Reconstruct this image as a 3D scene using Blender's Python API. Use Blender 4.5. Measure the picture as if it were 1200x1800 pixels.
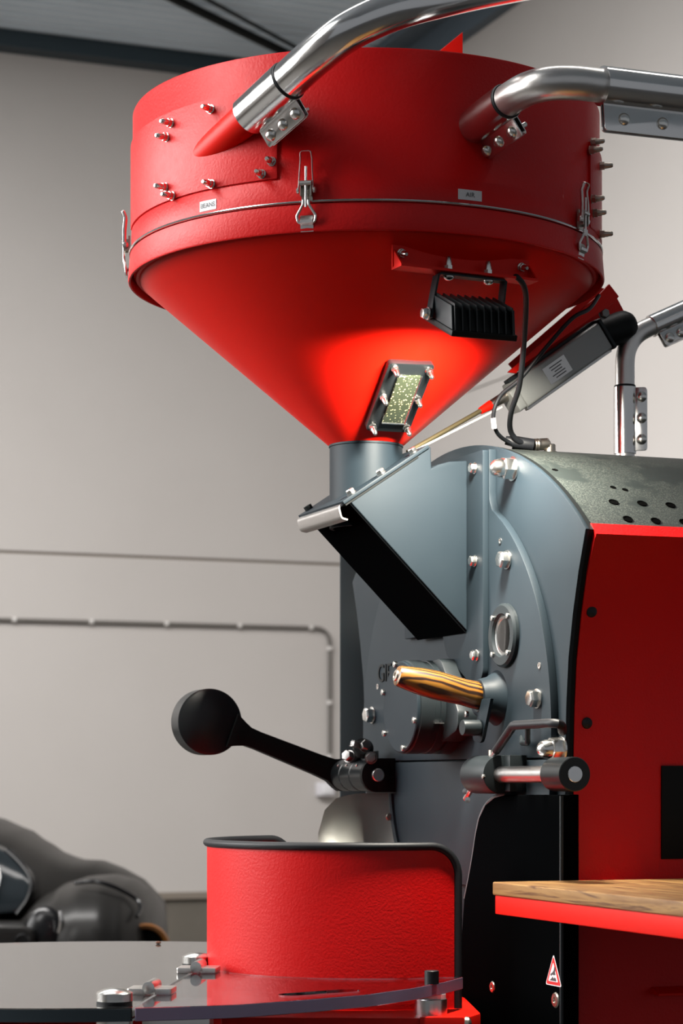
import bpy, bmesh, math, random
from mathutils import Vector, Matrix
random.seed(7)
PI = math.pi
scene = bpy.context.scene
col = scene.collection
for o in list(bpy.data.objects): bpy.data.objects.remove(o)

# ------------------------------------------------------------------ camera
EYE = 1.2                 # height of the lens above the floor
FPX, HX, HY = 4000.0, 600.0, 1370.0
cam_d = bpy.data.cameras.new('camera')
cam = bpy.data.objects.new('camera', cam_d); col.objects.link(cam)
cam.location = (0, 0, EYE); cam.rotation_euler = (PI/2, 0, 0)
cam_d.sensor_fit = 'AUTO'; cam_d.sensor_width = 36.0
cam_d.lens = FPX/1800*36.0
cam_d.shift_y = (HY-900)/1800
cam_d.clip_start = 0.05; cam_d.clip_end = 100
cam_d.dof.use_dof = True; cam_d.dof.focus_distance = 3.75; cam_d.dof.aperture_fstop = 7.0
scene.camera = cam

# ------------------------------------------------------------------ light and exposure
vs = scene.view_settings
vs.view_transform = 'Standard'; vs.look = 'None'; vs.gamma = 1.0; vs.use_curve_mapping = False
vs.exposure = 0.17
wd = bpy.data.worlds.new('world'); scene.world = wd; wd.use_nodes = True
wd.node_tree.nodes['Background'].inputs[0].default_value = (0.80, 0.84, 0.90, 1)
wd.node_tree.nodes['Background'].inputs[1].default_value = 0.26
scene.cycles.caustics_reflective = False; scene.cycles.caustics_refractive = False
scene.cycles.sample_clamp_indirect = 4.0

def area(name, loc, target, sx, sy, power, color=(1, 1, 1)):
    l = bpy.data.lights.new(name, 'AREA'); l.shape = 'RECTANGLE'; l.size = sx; l.size_y = sy
    l.energy = power; l.color = color
    o = bpy.data.objects.new(name, l); col.objects.link(o); o.location = loc
    o.rotation_euler = (Vector(target)-Vector(loc)).to_track_quat('-Z', 'Y').to_euler()
    return o
# daylight through the tall windows in the left wall of the hall
win = area('window_daylight', (-6.12, 4.9, 3.2), (0.0, 4.9, 1.6), 5.5, 3.0, 205, (1.0, 0.985, 0.97))
win.data.spread = math.radians(95)      # narrowed to keep this light off the right wall
# long overhead light added at the left to brighten the guard, no roof opening there
area('added_overhead_light', (-2.9, 3.1, 5.5), (-0.9, 3.6, 1.0), 1.6, 5.0, 400, (1.0, 0.985, 0.96))
# fluorescent battens of the hall ceiling
bat = area('ceiling_batten_light', (-3.3, 8.4, 5.3), (-2.6, 10.4, 0), 6.0, 0.4, 455, (1.0, 0.975, 0.95)); bat.data.spread = math.radians(145)
area('ceiling_batten_light', (-0.4, 5.0, 5.3), (-0.4, 5.0, 0), 5.0, 0.4, 60, (1.0, 0.96, 0.92))

# ------------------------------------------------------------------ frame of the machine
A = math.radians(20.5); CA, SA = math.cos(A), math.sin(A)
X0, Y0 = 0.043, 4.0        # hopper axis on the floor plan
def M(u, v, w):            # u: into the machine, v: towards its right hand side panel, w: above eye level
    return Vector((X0+CA*u+SA*v, Y0+SA*u-CA*v, EYE+w))
UD = Vector((CA, SA, 0)); VD = Vector((SA, -CA, 0)); ZD = Vector((0, 0, 1))
def at(x, y, Y):
    return Vector(((x-HX)/FPX*Y, Y, EYE+(HY-y)/FPX*Y))
def on_u(x, y, u):         # sight line meets the plane u
    k = (x-HX)/FPX
    v = (k*(Y0+SA*u)-X0-CA*u)/(SA+k*CA)
    return (u, v, (HY-y)/FPX*(Y0+SA*u-CA*v))
def on_v(x, y, v):
    k = (x-HX)/FPX
    u = (k*(Y0-CA*v)-X0-SA*v)/(CA-k*SA)
    return (u, v, (HY-y)/FPX*(Y0+SA*u-CA*v))
def on_cyl(x, y, R):       # sight line meets a cylinder about the hopper axis: angle from the front, height
    k = (x-HX)/FPX
    a_, b_, c_ = k*k+1, -2*(k*X0+Y0), X0*X0+Y0*Y0-R*R
    t = (-b_-math.sqrt(max(0, b_*b_-4*a_*c_)))/(2*a_)
    return math.atan2(k*t-X0, Y0-t), (HY-y)/FPX*t
def H(th, r, w):           # hopper coordinates
    return Vector((X0+r*math.sin(th), Y0-r*math.cos(th), EYE+w))
def radial(th): return Vector((math.sin(th), -math.cos(th), 0))
def tang(th): return Vector((math.cos(th), math.sin(th), 0))

# ------------------------------------------------------------------ materials
MATS = {}
def mat(name, color, rough=0.5, metal=0.0, bump=None, var=None, rvar=None, spec=0.5, coat=0.0, trans=0.0, ior=1.5, emit=None):
    m = bpy.data.materials.new(name); m.use_nodes = True
    nt = m.node_tree; b = nt.nodes['Principled BSDF']
    b.inputs['Base Color'].default_value = (*color, 1); b.inputs['Roughness'].default_value = rough
    b.inputs['Metallic'].default_value = metal; b.inputs['Specular IOR Level'].default_value = spec
    b.inputs['Coat Weight'].default_value = coat; b.inputs['Coat Roughness'].default_value = 0.08
    b.inputs['Transmission Weight'].default_value = trans; b.inputs['IOR'].default_value = ior
    if emit: b.inputs['Emission Color'].default_value = (*emit[0], 1); b.inputs['Emission Strength'].default_value = emit[1]
    tc = nt.nodes.new('ShaderNodeTexCoord')
    def noise(scale, detail, vec=None):
        n = nt.nodes.new('ShaderNodeTexNoise'); n.inputs['Scale'].default_value = scale; n.inputs['Detail'].default_value = detail
        nt.links.new(vec or tc.outputs['Object'], n.inputs['Vector']); return n
    if bump:
        n = noise(bump[0], bump[3] if len(bump) > 3 else 2.0)
        bp = nt.nodes.new('ShaderNodeBump'); bp.inputs['Strength'].default_value = bump[1]; bp.inputs['Distance'].default_value = bump[2]
        nt.links.new(n.outputs['Fac'], bp.inputs['Height']); nt.links.new(bp.outputs['Normal'], b.inputs['Normal'])
    if var:
        n = noise(var[0], 4.0); r = nt.nodes.new('ShaderNodeValToRGB')
        r.color_ramp.elements[0].position = var[2] if len(var) > 2 else .3; r.color_ramp.elements[1].position = var[3] if len(var) > 3 else .7
        r.color_ramp.elements[0].color = (*color, 1); r.color_ramp.elements[1].color = (*var[1], 1)
        nt.links.new(n.outputs['Fac'], r.inputs['Fac']); nt.links.new(r.outputs['Color'], b.inputs['Base Color'])
    if rvar:
        n = noise(rvar[0], 3.0); r = nt.nodes.new('ShaderNodeMapRange')
        r.inputs['To Min'].default_value = rvar[1]; r.inputs['To Max'].default_value = rvar[2]
        nt.links.new(n.outputs['Fac'], r.inputs['Value']); nt.links.new(r.outputs['Result'], b.inputs['Roughness'])
    MATS[name] = m
    return m
mat('red', (0.60, 0.0015, 0.0018), 0.44, bump=(230, 0.34, 0.0012), rvar=(90, .38, .50), spec=.30)
mat('red_smooth', (0.68, 0.0075, 0.0018), 0.44, bump=(420, 0.12, 0.0006), spec=.18)
mat('grey_paint', (0.0095, 0.0155, 0.0205), 0.50, bump=(700, 0.10, 0.0004), var=(9, (0.0115, 0.018, 0.023)), spec=.16)
mat('dark_grey', (0.012, 0.016, 0.018), 0.42, bump=(700, 0.10, 0.0004), spec=.25)
mat('black', (0.004, 0.005, 0.005), 0.45, bump=(600, 0.08, 0.0004), spec=.15)
mat('matt_black', (0.0016, 0.0018, 0.0020), 0.6, spec=0.0)
mat('black_satin', (0.008, 0.010, 0.011), 0.30, spec=.35)
mat('rubber', (0.008, 0.009, 0.011), 0.5, spec=.3)
mat('black_void', (0.002, 0.002, 0.002), 0.9, spec=0.0)
mat('chrome', (0.72, 0.71, 0.70), 0.16, 1.0, rvar=(40, .10, .22))
mat('steel', (0.62, 0.60, 0.58), 0.30, 1.0, rvar=(120, .24, .38))
mat('bolt_steel', (0.70, 0.69, 0.66), 0.24, 1.0)
mat('old_steel', (0.42, 0.38, 0.33), 0.32, 1.0)
mat('alu', (0.30, 0.31, 0.30), 0.40, 0.3)
mat('label_white', (0.72, 0.72, 0.74), 0.5)
mat('ink', (0.05, 0.05, 0.055), 0.6)
mat('sticker_red', (0.62, 0.02, 0.02), 0.5)
mat('gate_bar', (0.16, 0.13, 0.07), 0.35, 0.7)
mat('clear_strip', (0.75, 0.78, 0.66), 0.25, trans=0.35)
mat('pane', (0.93, 0.95, 0.95), 0.04, trans=1.0, ior=1.5)
mat('sight_pane', (0.92, 0.94, 0.94), 0.02, trans=1.0, ior=1.45)
mat('lid_clear', (0.86, 0.82, 0.93), 0.03, trans=1.0, ior=1.5)
mat('lid_smoke', (0.72, 0.74, 0.76), 0.03, trans=1.0, ior=1.5)
mat('wall', (0.47, 0.445, 0.425), 0.85, bump=(60, 0.06, 0.004), var=(1.1, (0.445, 0.42, 0.40)))
mat('wall_joint', (0.20, 0.17, 0.14), 0.9)
mat('plinth', (0.13, 0.115, 0.095), 0.9, var=(3, (0.10, 0.09, 0.075)))
mat('deck', (0.66, 0.75, 0.82), 0.42, 0.1, var=(2.0, (0.58, 0.67, 0.74)))
mat('blue_steel', (0.020, 0.035, 0.045), 0.5)
mat('mid_steel', (0.075, 0.10, 0.125), 0.5)
mat('col_teal', (0.012, 0.022, 0.025), 0.5)
mat('conduit', (0.13, 0.12, 0.11), 0.5)  # darkened so the colour carries the pipe's shadow line
mat('clip', (0.55, 0.53, 0.51), 0.6)
mat('edge_grey', (0.10, 0.11, 0.115), 0.45)
mat('dull_steel', (0.33, 0.33, 0.31), 0.42, 1.0)
mat('dark_bolt', (0.16, 0.155, 0.15), 0.35, 0.9)
mat('floor', (0.085, 0.078, 0.07), 0.45, var=(1.5, (0.07, 0.065, 0.058)))
mat('car_paint', (0.011, 0.0105, 0.010), 0.34, 0.0, spec=.14)
mat('car_black', (0.003, 0.003, 0.0035), 0.25, spec=.3)
mat('car_glass', (0.010, 0.013, 0.015), 0.08, spec=.4)
mat('amber', (0.16, 0.06, 0.012), 0.35)
mat('bean', (0.10, 0.035, 0.015), 0.5)
mat('socket', (0.62, 0.61, 0.64), 0.5)
mat('led', (1, 1, 1), 0.3, emit=((1.0, 0.97, 0.9), 6.0))

def dusty_shell():
    m = mat('shell', (0.040, 0.050, 0.047), 0.48, spec=.25)
    nt = m.node_tree; b = nt.nodes['Principled BSDF']; tc = nt.nodes.new('ShaderNodeTexCoord')
    n1 = nt.nodes.new('ShaderNodeTexNoise'); n1.inputs['Scale'].default_value = 13; n1.inputs['Detail'].default_value = 3
    n2 = nt.nodes.new('ShaderNodeTexNoise'); n2.inputs['Scale'].default_value = 420; n2.inputs['Detail'].default_value = 1
    for n in (n1, n2): nt.links.new(tc.outputs['Object'], n.inputs['Vector'])
    r1 = nt.nodes.new('ShaderNodeValToRGB'); r1.color_ramp.elements[0].position = .40; r1.color_ramp.elements[1].position = .47
    nt.links.new(n1.outputs['Fac'], r1.inputs['Fac'])
    r2 = nt.nodes.new('ShaderNodeValToRGB'); r2.color_ramp.elements[0].position = .42; r2.color_ramp.elements[1].position = .72
    nt.links.new(n2.outputs['Fac'], r2.inputs['Fac'])
    mu = nt.nodes.new('ShaderNodeMath'); mu.operation = 'MULTIPLY'
    nt.links.new(r1.outputs['Color'], mu.inputs[0]); nt.links.new(r2.outputs['Color'], mu.inputs[1])
    mx = nt.nodes.new('ShaderNodeMix'); mx.data_type = 'RGBA'
    mx.inputs['A'].default_value = (0.014, 0.018, 0.017, 1); mx.inputs['B'].default_value = (0.055, 0.062, 0.055, 1)
    nt.links.new(mu.outputs[0], mx.inputs['Factor']); nt.links.new(mx.outputs['Result'], b.inputs['Base Color'])
dusty_shell()

def wood(name, cols, scale, rot=0.0, rough=0.35, coat=0.0, dist=1.5):
    m = mat(name, cols[0][1], rough, coat=coat)
    nt = m.node_tree; b = nt.nodes['Principled BSDF']; tc = nt.nodes.new('ShaderNodeTexCoord')
    mr = nt.nodes.new('ShaderNodeMapping'); mr.inputs['Rotation'].default_value = (0, 0, rot)
    nt.links.new(tc.outputs['Object'], mr.inputs['Vector'])
    mp = nt.nodes.new('ShaderNodeMapping'); mp.inputs['Scale'].default_value = scale
    nt.links.new(mr.outputs['Vector'], mp.inputs['Vector'])
    n = nt.nodes.new('ShaderNodeTexNoise'); n.inputs['Scale'].default_value = 1; n.inputs['Detail'].default_value = 5
    n.inputs['Distortion'].default_value = dist; n.inputs['Roughness'].default_value = .55
    nt.links.new(mp.outputs['Vector'], n.inputs['Vector'])
    r = nt.nodes.new('ShaderNodeValToRGB'); e = r.color_ramp.elements
    e[0].position, e[0].color = cols[0][0], (*cols[0][1], 1); e[1].position, e[1].color = cols[-1][0], (*cols[-1][1], 1)
    for p, c in cols[1:-1]:
        k = e.new(p); k.color = (*c, 1)
    nt.links.new(n.outputs['Fac'], r.inputs['Fac']); nt.links.new(r.outputs['Color'], b.inputs['Base Color'])
wood('zebra_wood', [(.34, (.20, .075, .012)), (.42, (.24, .095, .014)), (.445, (.022, .007, .002)), (.475, (.022, .007, .002)), (.50, (.28, .115, .016)), (.545, (.30, .13, .018)), (.565, (.03, .010, .003)), (.585, (.03, .010, .003)), (.61, (.22, .085, .012))],
     (150, 150, 5), rough=.36, coat=.15, dist=.25)
def striped():
    m = MATS['zebra_wood']; nt = m.node_tree; b = nt.nodes['Principled BSDF']; tc = nt.nodes.new('ShaderNodeTexCoord')
    mp = nt.nodes.new('ShaderNodeMapping'); mp.inputs['Scale'].default_value = (1, 1, .10); mp.inputs['Rotation'].default_value = (.10, .16, .5)
    nt.links.new(tc.outputs['Object'], mp.inputs['Vector'])
    wv = nt.nodes.new('ShaderNodeTexWave'); wv.bands_direction = 'X'; wv.inputs['Scale'].default_value = 46; wv.inputs['Distortion'].default_value = 3.2
    wv.inputs['Detail'].default_value = 2.5; wv.inputs['Detail Scale'].default_value = 1.6
    nt.links.new(mp.outputs['Vector'], wv.inputs['Vector'])
    r = nt.nodes.new('ShaderNodeValToRGB'); e = r.color_ramp.elements
    e[0].position, e[0].color = .16, (.014, .005, .0015, 1); e[1].position, e[1].color = .85, (.20, .085, .010, 1)
    k = e.new(.34); k.color = (.06, .020, .004, 1); k = e.new(.50); k.color = (.155, .060, .008, 1)
    nt.links.new(wv.outputs['Fac'], r.inputs['Fac']); nt.links.new(r.outputs['Color'], b.inputs['Base Color'])
striped()
wood('table_wood', [(.32, (.07, .024, .006)), (.40, (.27, .135, .040)), (.45, (.085, .030, .008)), (.50, (.32, .175, .058)), (.60, (.17, .075, .020)), (.70, (.36, .21, .08))],
     (1.6, 26, 26), rot=-(A-PI/2), rough=.4, dist=1.2)

def flake_pane():
    m = mat('flake_pane', (0.20, 0.19, 0.10), 0.12, coat=.8)
    nt = m.node_tree; b = nt.nodes['Principled BSDF']; tc = nt.nodes.new('ShaderNodeTexCoord')
    n = nt.nodes.new('ShaderNodeTexVoronoi'); n.inputs['Scale'].default_value = 190
    nt.links.new(tc.outputs['Object'], n.inputs['Vector'])
    r = nt.nodes.new('ShaderNodeValToRGB'); e = r.color_ramp.elements
    e[0].position, e[0].color = .04, (.42, .40, .24, 1); e[1].position, e[1].color = .34, (.028, .034, .020, 1)
    nt.links.new(n.outputs['Distance'], r.inputs['Fac']); nt.links.new(r.outputs['Color'], b.inputs['Base Color'])
flake_pane()

# ------------------------------------------------------------------ mesh helpers (all in world coordinates)
def basis(d):
    d = d.normalized(); h = ZD if abs(d.z) < .9 else Vector((1, 0, 0))
    x = h.cross(d).normalized(); return x, d.cross(x).normalized(), d
def ring(bm, c, x, y, r, seg, ph=0.0):
    return [bm.verts.new(c+x*(r*math.cos(ph+2*PI*i/seg))+y*(r*math.sin(ph+2*PI*i/seg))) for i in range(seg)]
def skin(bm, a, b):
    n = len(a)
    for i in range(n): bm.faces.new((a[i], a[(i+1) % n], b[(i+1) % n], b[i]))
def lathe(bm, o, d, prof, seg=32, ph=0.0, close=False):
    """prof: (radius, height along d); ends capped unless close joins last to first"""
    x, y, d = basis(d); rs = [ring(bm, o+d*h, x, y, max(r, 1e-5), seg, ph) for r, h in prof]
    for a, b in zip(rs, rs[1:]): skin(bm, a, b)
    if close: skin(bm, rs[-1], rs[0])
    else:
        bm.faces.new(rs[0][::-1]); bm.faces.new(rs[-1])
def cyl(bm, p0, p1, r0, r1=None, seg=32, ph=0.0):
    r1 = r0 if r1 is None else r1
    lathe(bm, p0, p1-p0, [(r0, 0), (r1, (p1-p0).length)], seg, ph)
def fillet(pts, r, n=8):
    out = [pts[0]]
    for a, b, c in zip(pts, pts[1:], pts[2:]):
        d1, d2 = (a-b), (c-b); ang = d1.angle(d2)
        t = min(r/math.tan(ang/2), d1.length*.48, d2.length*.48)
        p, q = b+d1.normalized()*t, b+d2.normalized()*t
        for i in range(n+1):
            s = i/n; out.append(p*(1-s)**2+b*2*s*(1-s)+q*s*s)
    return out+[pts[-1]]
def spline(pts, n=8):
    out = []
    P = [pts[0]*2-pts[1]]+list(pts)+[pts[-1]*2-pts[-2]]
    for i in range(1, len(P)-2):
        for k in range(n):
            t = k/n; a, b, c, d = P[i-1], P[i], P[i+1], P[i+2]
            out.append(.5*((2*b)+(c-a)*t+(2*a-5*b+4*c-d)*t*t+(3*b-a-3*c+d)*t**3))
    return out+[pts[-1]]
def tube(bm, pts, r, seg=20, closed=False, flat=None):
    """sweep a circle (or an ellipse r x flat) along pts"""
    n = len(pts); rings = []; prev = None
    for i, p in enumerate(pts):
        if closed: t = (pts[(i+1) % n]-pts[i-1]).normalized()
        else: t = (pts[min(i+1, n-1)]-pts[max(i-1, 0)]).normalized()
        if prev is None: x, y, _ = basis(t)
        else:
            x = prev-t*prev.dot(t); x.normalize(); y = t.cross(x)
        prev = x; rr = r[i] if isinstance(r, (list, tuple)) else r
        rings.append([bm.verts.new(p+x*(rr*math.cos(2*PI*k/seg))+y*((flat or rr)*math.sin(2*PI*k/seg))) for k in range(seg)])
    for a, b in zip(rings, rings[1:]): skin(bm, a, b)
    if closed: skin(bm, rings[-1], rings[0])
    else:
        bm.faces.new(rings[0][::-1]); bm.faces.new(rings[-1])
def prism(bm, pts, off):
    a = [bm.verts.new(p) for p in pts]; b = [bm.verts.new(p+off) for p in pts]
    bm.faces.new(a[::-1]); bm.faces.new(b); skin(bm, a, b)
def box(bm, c, x, y, z):
    """half axes x, y, z"""
    prism(bm, [c-x-y-z, c+x-y-z, c+x+y-z, c-x+y-z], z*2)
def strip(bm, pts, side, w, nrm, t):
    """bent flat bar: centre line pts, half width w along side, thickness t"""
    rings = []
    for i, p in enumerate(pts):
        tg = (pts[min(i+1, len(pts)-1)]-pts[max(i-1, 0)]).normalized()
        nn = tg.cross(side).normalized()
        rings.append([bm.verts.new(p+side*w-nn*t), bm.verts.new(p+side*w+nn*t), bm.verts.new(p-side*w+nn*t), bm.verts.new(p-side*w-nn*t)])
    for a, b in zip(rings, rings[1:]): skin(bm, a, b)
    bm.faces.new(rings[0][::-1]); bm.faces.new(rings[-1])
def rpoly(pts, radii, n=6):
    """2-D polygon with rounded corners"""
    out = []; N = len(pts)
    for i in range(N):
        r = radii[i] if isinstance(radii, (list, tuple)) else radii
        b = Vector(pts[i]); a = Vector(pts[i-1]); c = Vector(pts[(i+1) % N])
        if r <= 0: out.append(tuple(b)); continue
        d1, d2 = a-b, c-b; ang = d1.angle(d2); t = min(r/math.tan(ang/2), d1.length*.49, d2.length*.49)
        p, q = b+d1.normalized()*t, b+d2.normalized()*t
        for k in range(n+1):
            s = k/n; out.append(tuple(p*(1-s)**2+b*2*s*(1-s)+q*s*s))
    return out
def cyl_patch(bm, pts_in, r0, r1, nth):
    """curved sheet on the hopper: th/w grid between two radii. pts_in = (th0, th1, w0, w1)"""
    t0, t1, w0, w1 = pts_in; g = []
    for i in range(nth+1):
        th = t0+(t1-t0)*i/nth
        g.append([bm.verts.new(H(th, r0, w0)), bm.verts.new(H(th, r1, w0)), bm.verts.new(H(th, r1, w1)), bm.verts.new(H(th, r0, w1))])
    for a, b in zip(g, g[1:]): skin(bm, a, b)
    bm.faces.new(g[0][::-1]); bm.faces.new(g[-1])

WM = {}                                   # world matrix of every object built here
def to_mesh(bm, name, m, loc, bevel=0.0, bseg=2, smooth=True, ang=32):
    bmesh.ops.recalc_face_normals(bm, faces=bm.faces[:])
    if bevel:
        ed = [e for e in bm.edges if len(e.link_faces) == 2 and e.calc_face_angle(0) > math.radians(28)]
        bmesh.ops.bevel(bm, geom=ed, offset=bevel, segments=bseg, profile=.6, affect='EDGES', clamp_overlap=True)
    bmesh.ops.translate(bm, verts=bm.verts[:], vec=-loc)
    me = bpy.data.meshes.new(name); bm.to_mesh(me); bm.free()
    me.materials.append(MATS[m] if isinstance(m, str) else m)
    if smooth:
        for p in me.polygons: p.use_smooth = True
        me.set_sharp_from_angle(angle=math.radians(ang))
    return me
def link(name, me, parent, world):
    o = bpy.data.objects.new(name, me); col.objects.link(o)
    if parent is not None:
        o.parent = parent; o.matrix_basis = WM[parent.name].inverted() @ world
    else: o.matrix_basis = world
    WM[o.name] = world.copy(); return o
def tag(o, label=None, cat=None, group=None, kind=None):
    if label: o['label'] = label
    if cat: o['category'] = cat
    if group: o['group'] = group
    if kind: o['kind'] = kind
    return o
def thing(name, label, cat, loc, group=None):
    return tag(link(name, None, None, Matrix.Translation(loc)), label, cat, group)
def part(name, m, parent, fn, bevel=0.0, bseg=2, label=None, smooth=True, ang=32):
    loc = WM[parent.name].translation if parent is not None else Vector((0, 0, 0))
    bm = bmesh.new(); fn(bm)
    o = link(name, to_mesh(bm, name, m, loc, bevel, bseg, smooth, ang), parent, Matrix.Translation(loc))
    if label: o['label'] = label
    return o
def solo(name, m, loc, fn, label, cat, group=None, bevel=0.0, kind=None, smooth=True, bseg=2):
    bm = bmesh.new(); fn(bm)
    o = link(name, to_mesh(bm, name, m, loc, bevel, bseg, smooth), None, Matrix.Translation(loc))
    return tag(o, label, cat, group, kind)
def shared(name, m, fn, bevel=0.0, **k):
    bm = bmesh.new(); fn(bm); return to_mesh(bm, name, m, Vector((0, 0, 0)), bevel, **k)
def orient(pos, d, spin=0.0):
    x, y, z = basis(d)
    return Matrix.Translation(pos) @ Matrix((x, y, z)).transposed().to_4x4() @ Matrix.Rotation(spin, 4, 'Z')
def put(name, me, parent, pos, d, spin=0.0, s=1.0):
    return link(name, me, parent, orient(pos, d, spin) @ Matrix.Scale(s, 4))
V3 = Vector
O3 = V3((0, 0, 0))

# shared fasteners, axis +Z out of the surface, unit: metres
def f_hex(bm):
    lathe(bm, O3, ZD, [(.0165, 0), (.0165, .003)], 24)
    lathe(bm, V3((0, 0, .003)), ZD, [(.0150, 0), (.0150, .011), (.0125, .0145)], 6)
HEX = shared('hex_bolt', 'bolt_steel', f_hex, .0006)
def f_acorn(bm):
    lathe(bm, O3, ZD, [(.021, 0), (.021, .003)], 24)
    lathe(bm, V3((0, 0, .003)), ZD, [(.0195, 0), (.0195, .017), (.0165, .019)], 6)
    lathe(bm, V3((0, 0, .021)), ZD, [(.0155, 0), (.0152, .008), (.0130, .0155), (.0085, .020), (.003, .0222)], 24)
ACORN = shared('acorn_nut', 'bolt_steel', f_acorn, .0005)
def f_stud(bm):
    lathe(bm, O3, ZD, [(.0075, 0), (.0075, .0015)], 16)
    lathe(bm, V3((0, 0, .0015)), ZD, [(.0068, 0), (.0068, .0065)], 6)
    lathe(bm, V3((0, 0, .008)), ZD, [(.0052, 0), (.0052, .004), (.0046, .007), (.0042, .012), (.0026, .0145)], 16)
STUD = shared('stud_nut', 'bolt_steel', f_stud)
STUD_OLD = shared('stud_nut', 'old_steel', f_stud)
def f_dome(bm):
    lathe(bm, O3, ZD, [(.0098, 0), (.0095, .0022), (.0078, .0048), (.0045, .0066), (.001, .0072)], 20)
DOME = shared('dome_bolt', 'bolt_steel', f_dome)
def f_end(bm):
    lathe(bm, O3, ZD, [(.0075, 0), (.0075, .006)], 6)
    lathe(bm, V3((0, 0, .006)), ZD, [(.0042, 0), (.0042, .014), (.003, .0155)], 14)
ENDS = shared('bolt_end', 'bolt_steel', f_end)
def f_small(bm):
    lathe(bm, O3, ZD, [(.0055, 0), (.0055, .0055)], 16)
    lathe(bm, V3((0, 0, .0055)), ZD, [(.0028, 0), (.0028, .0002)], 6)
SMALL = shared('cap_screw', 'bolt_steel', f_small, .0004)
def f_flat(bm):
    lathe(bm, O3, ZD, [(.010, 0), (.010, .001), (.0085, .0025), (.004, .0028), (.0035, .0012)], 20)
FLAT = shared('flat_screw', 'old_steel', f_flat)

def text_mesh(body, name, m, origin, xd, yd, size, depth=.0, mid=True):
    cu = bpy.data.curves.new('txt', 'FONT'); cu.body = body; cu.size = size; cu.extrude = depth
    if mid: cu.align_x = 'CENTER'; cu.align_y = 'CENTER'
    ob = bpy.data.objects.new('txt', cu); col.objects.link(ob)
    bpy.context.view_layer.update()
    me = bpy.data.meshes.new_from_object(ob.evaluated_get(bpy.context.evaluated_depsgraph_get()))
    bpy.data.objects.remove(ob); bpy.data.curves.remove(cu)
    me.name = name; me.materials.clear(); me.materials.append(MATS[m])
    xd, yd = xd.normalized(), yd.normalized(); n = xd.cross(yd)
    return me, Matrix.Translation(origin) @ Matrix((xd, yd, n)).transposed().to_4x4()

# ================================================================== the hall
AW = math.radians(22.0)
WU = V3((math.cos(AW), math.sin(AW), 0)); WN = V3((math.sin(AW), -math.cos(AW), 0))   # along the back wall, out of it
CORNER = at(640, HY, 14.0); CORNER.z = 0
def Wl(s, n, z): return CORNER - WU*s + WN*n + ZD*z          # back wall: s metres left of the corner
def Wr(s, n, z): return CORNER + WN*s - WU*n + ZD*z          # right wall: s metres nearer than the corner
def slab(bm, f, s0, s1, n0, n1, z0, z1):
    prism(bm, [f(s0, n0, z0), f(s1, n0, z0), f(s1, n1, z0), f(s0, n1, z0)], ZD*(z1-z0))
def structure(name, m, fn, bevel=0.0):
    bm = bmesh.new(); fn(bm); o = link(name, to_mesh(bm, name, m, O3, bevel), None, Matrix())
    o['kind'] = 'structure'; return o
structure('floor', 'floor', lambda bm: box(bm, V3((0, 6, -.05)), V3((9, 0, 0)), V3((0, 12, 0)), V3((0, 0, .05))))
def f_ceiling(bm):
    n = 150; pitch = .105; prev = None
    for i in range(n):
        b = -.1+i*pitch
        for d, z in ((0, 0), (.035, 0), (.05, -.03), (.09, -.03)):
            q = [bm.verts.new(Wl(-6, b+d, EYE+4.32+z)), bm.verts.new(Wl(8.5, b+d, EYE+4.32+z))]
            if prev: bm.faces.new((prev[0], prev[1], q[1], q[0]))
            prev = q
ce = structure('ceiling', 'deck', f_ceiling)
wb = structure('wall_back', 'wall_joint', lambda bm: slab(bm, Wl, -.2, 8, -.25, -.012, 0, EYE+4.45))
part('wall_panel', 'wall', wb, lambda bm: slab(bm, Wl, 0, 8, -.012, 0, EYE+1.325, EYE+4.4))
part('wall_panel', 'wall', wb, lambda bm: slab(bm, Wl, 0, 8, -.012, 0, EYE-.673, EYE+1.308))
part('plinth', 'plinth', wb, lambda bm: slab(bm, Wl, 0, 8, -.012, -.002, 0, EYE-.71))
wr = structure('wall_right', 'wall_joint', lambda bm: slab(bm, Wr, 0, 6.5, -.25, -.012, 0, EYE+4.45))
part('wall_panel', 'wall', wr, lambda bm: slab(bm, Wr, 0, 6.5, -.012, 0, EYE+2.155, EYE+4.4))
part('wall_panel', 'wall', wr, lambda bm: slab(bm, Wr, 0, 6.5, -.012, 0, 0, EYE+2.147))
structure('trim_1', 'blue_steel', lambda bm: slab(bm, Wl, .0, 8, 0, .14, EYE+4.20, EYE+4.295))
structure('trim_2', 'mid_steel', lambda bm: (slab(bm, Wr, .1, 6.4, 0, .06, EYE+4.10, EYE+4.30), slab(bm, Wr, .1, 6.4, .06, .20, EYE+4.25, EYE+4.29)))
# left wall of the hall with the tall windows the daylight comes through
def f_wl(bm):
    for y0, y1, z0, z1 in ((-3, 2.1, 0, 5.7), (7.7, 11.4, 0, 5.7), (2.1, 7.7, 0, 1.6), (2.1, 7.7, 4.8, 5.7)):
        box(bm, V3((-6.3, (y0+y1)/2, (z0+z1)/2)), V3((.1, 0, 0)), V3((0, (y1-y0)/2, 0)), V3((0, 0, (z1-z0)/2)))
structure('wall_left', 'wall', f_wl)
def f_wf(bm):
    for y in (2.14, 3.5, 4.9, 6.3, 7.66): box(bm, V3((-6.25, y, 3.2)), V3((.05, 0, 0)), V3((0, .04, 0)), V3((0, 0, 1.6)))
    for z in (1.64, 4.76): box(bm, V3((-6.25, 4.9, z)), V3((.04, 0, 0)), V3((0, 2.8, 0)), V3((0, 0, .04)))
structure('window_1', 'mid_steel', f_wf)

# bracing under the roof deck
b0, b1 = at(95, -104, 11.7), at(560, 121, 13.3)
br = thing('roof_brace', 'black diagonal steel brace rods under the corrugated roof deck', 'brace', b0)
part('rod', 'black', br, lambda bm: cyl(bm, b0, b1, .026, seg=16))
part('rod', 'black', br, lambda bm: cyl(bm, at(180, -101, 11.7), at(580, 116, 13.3), .011, seg=12))

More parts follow.
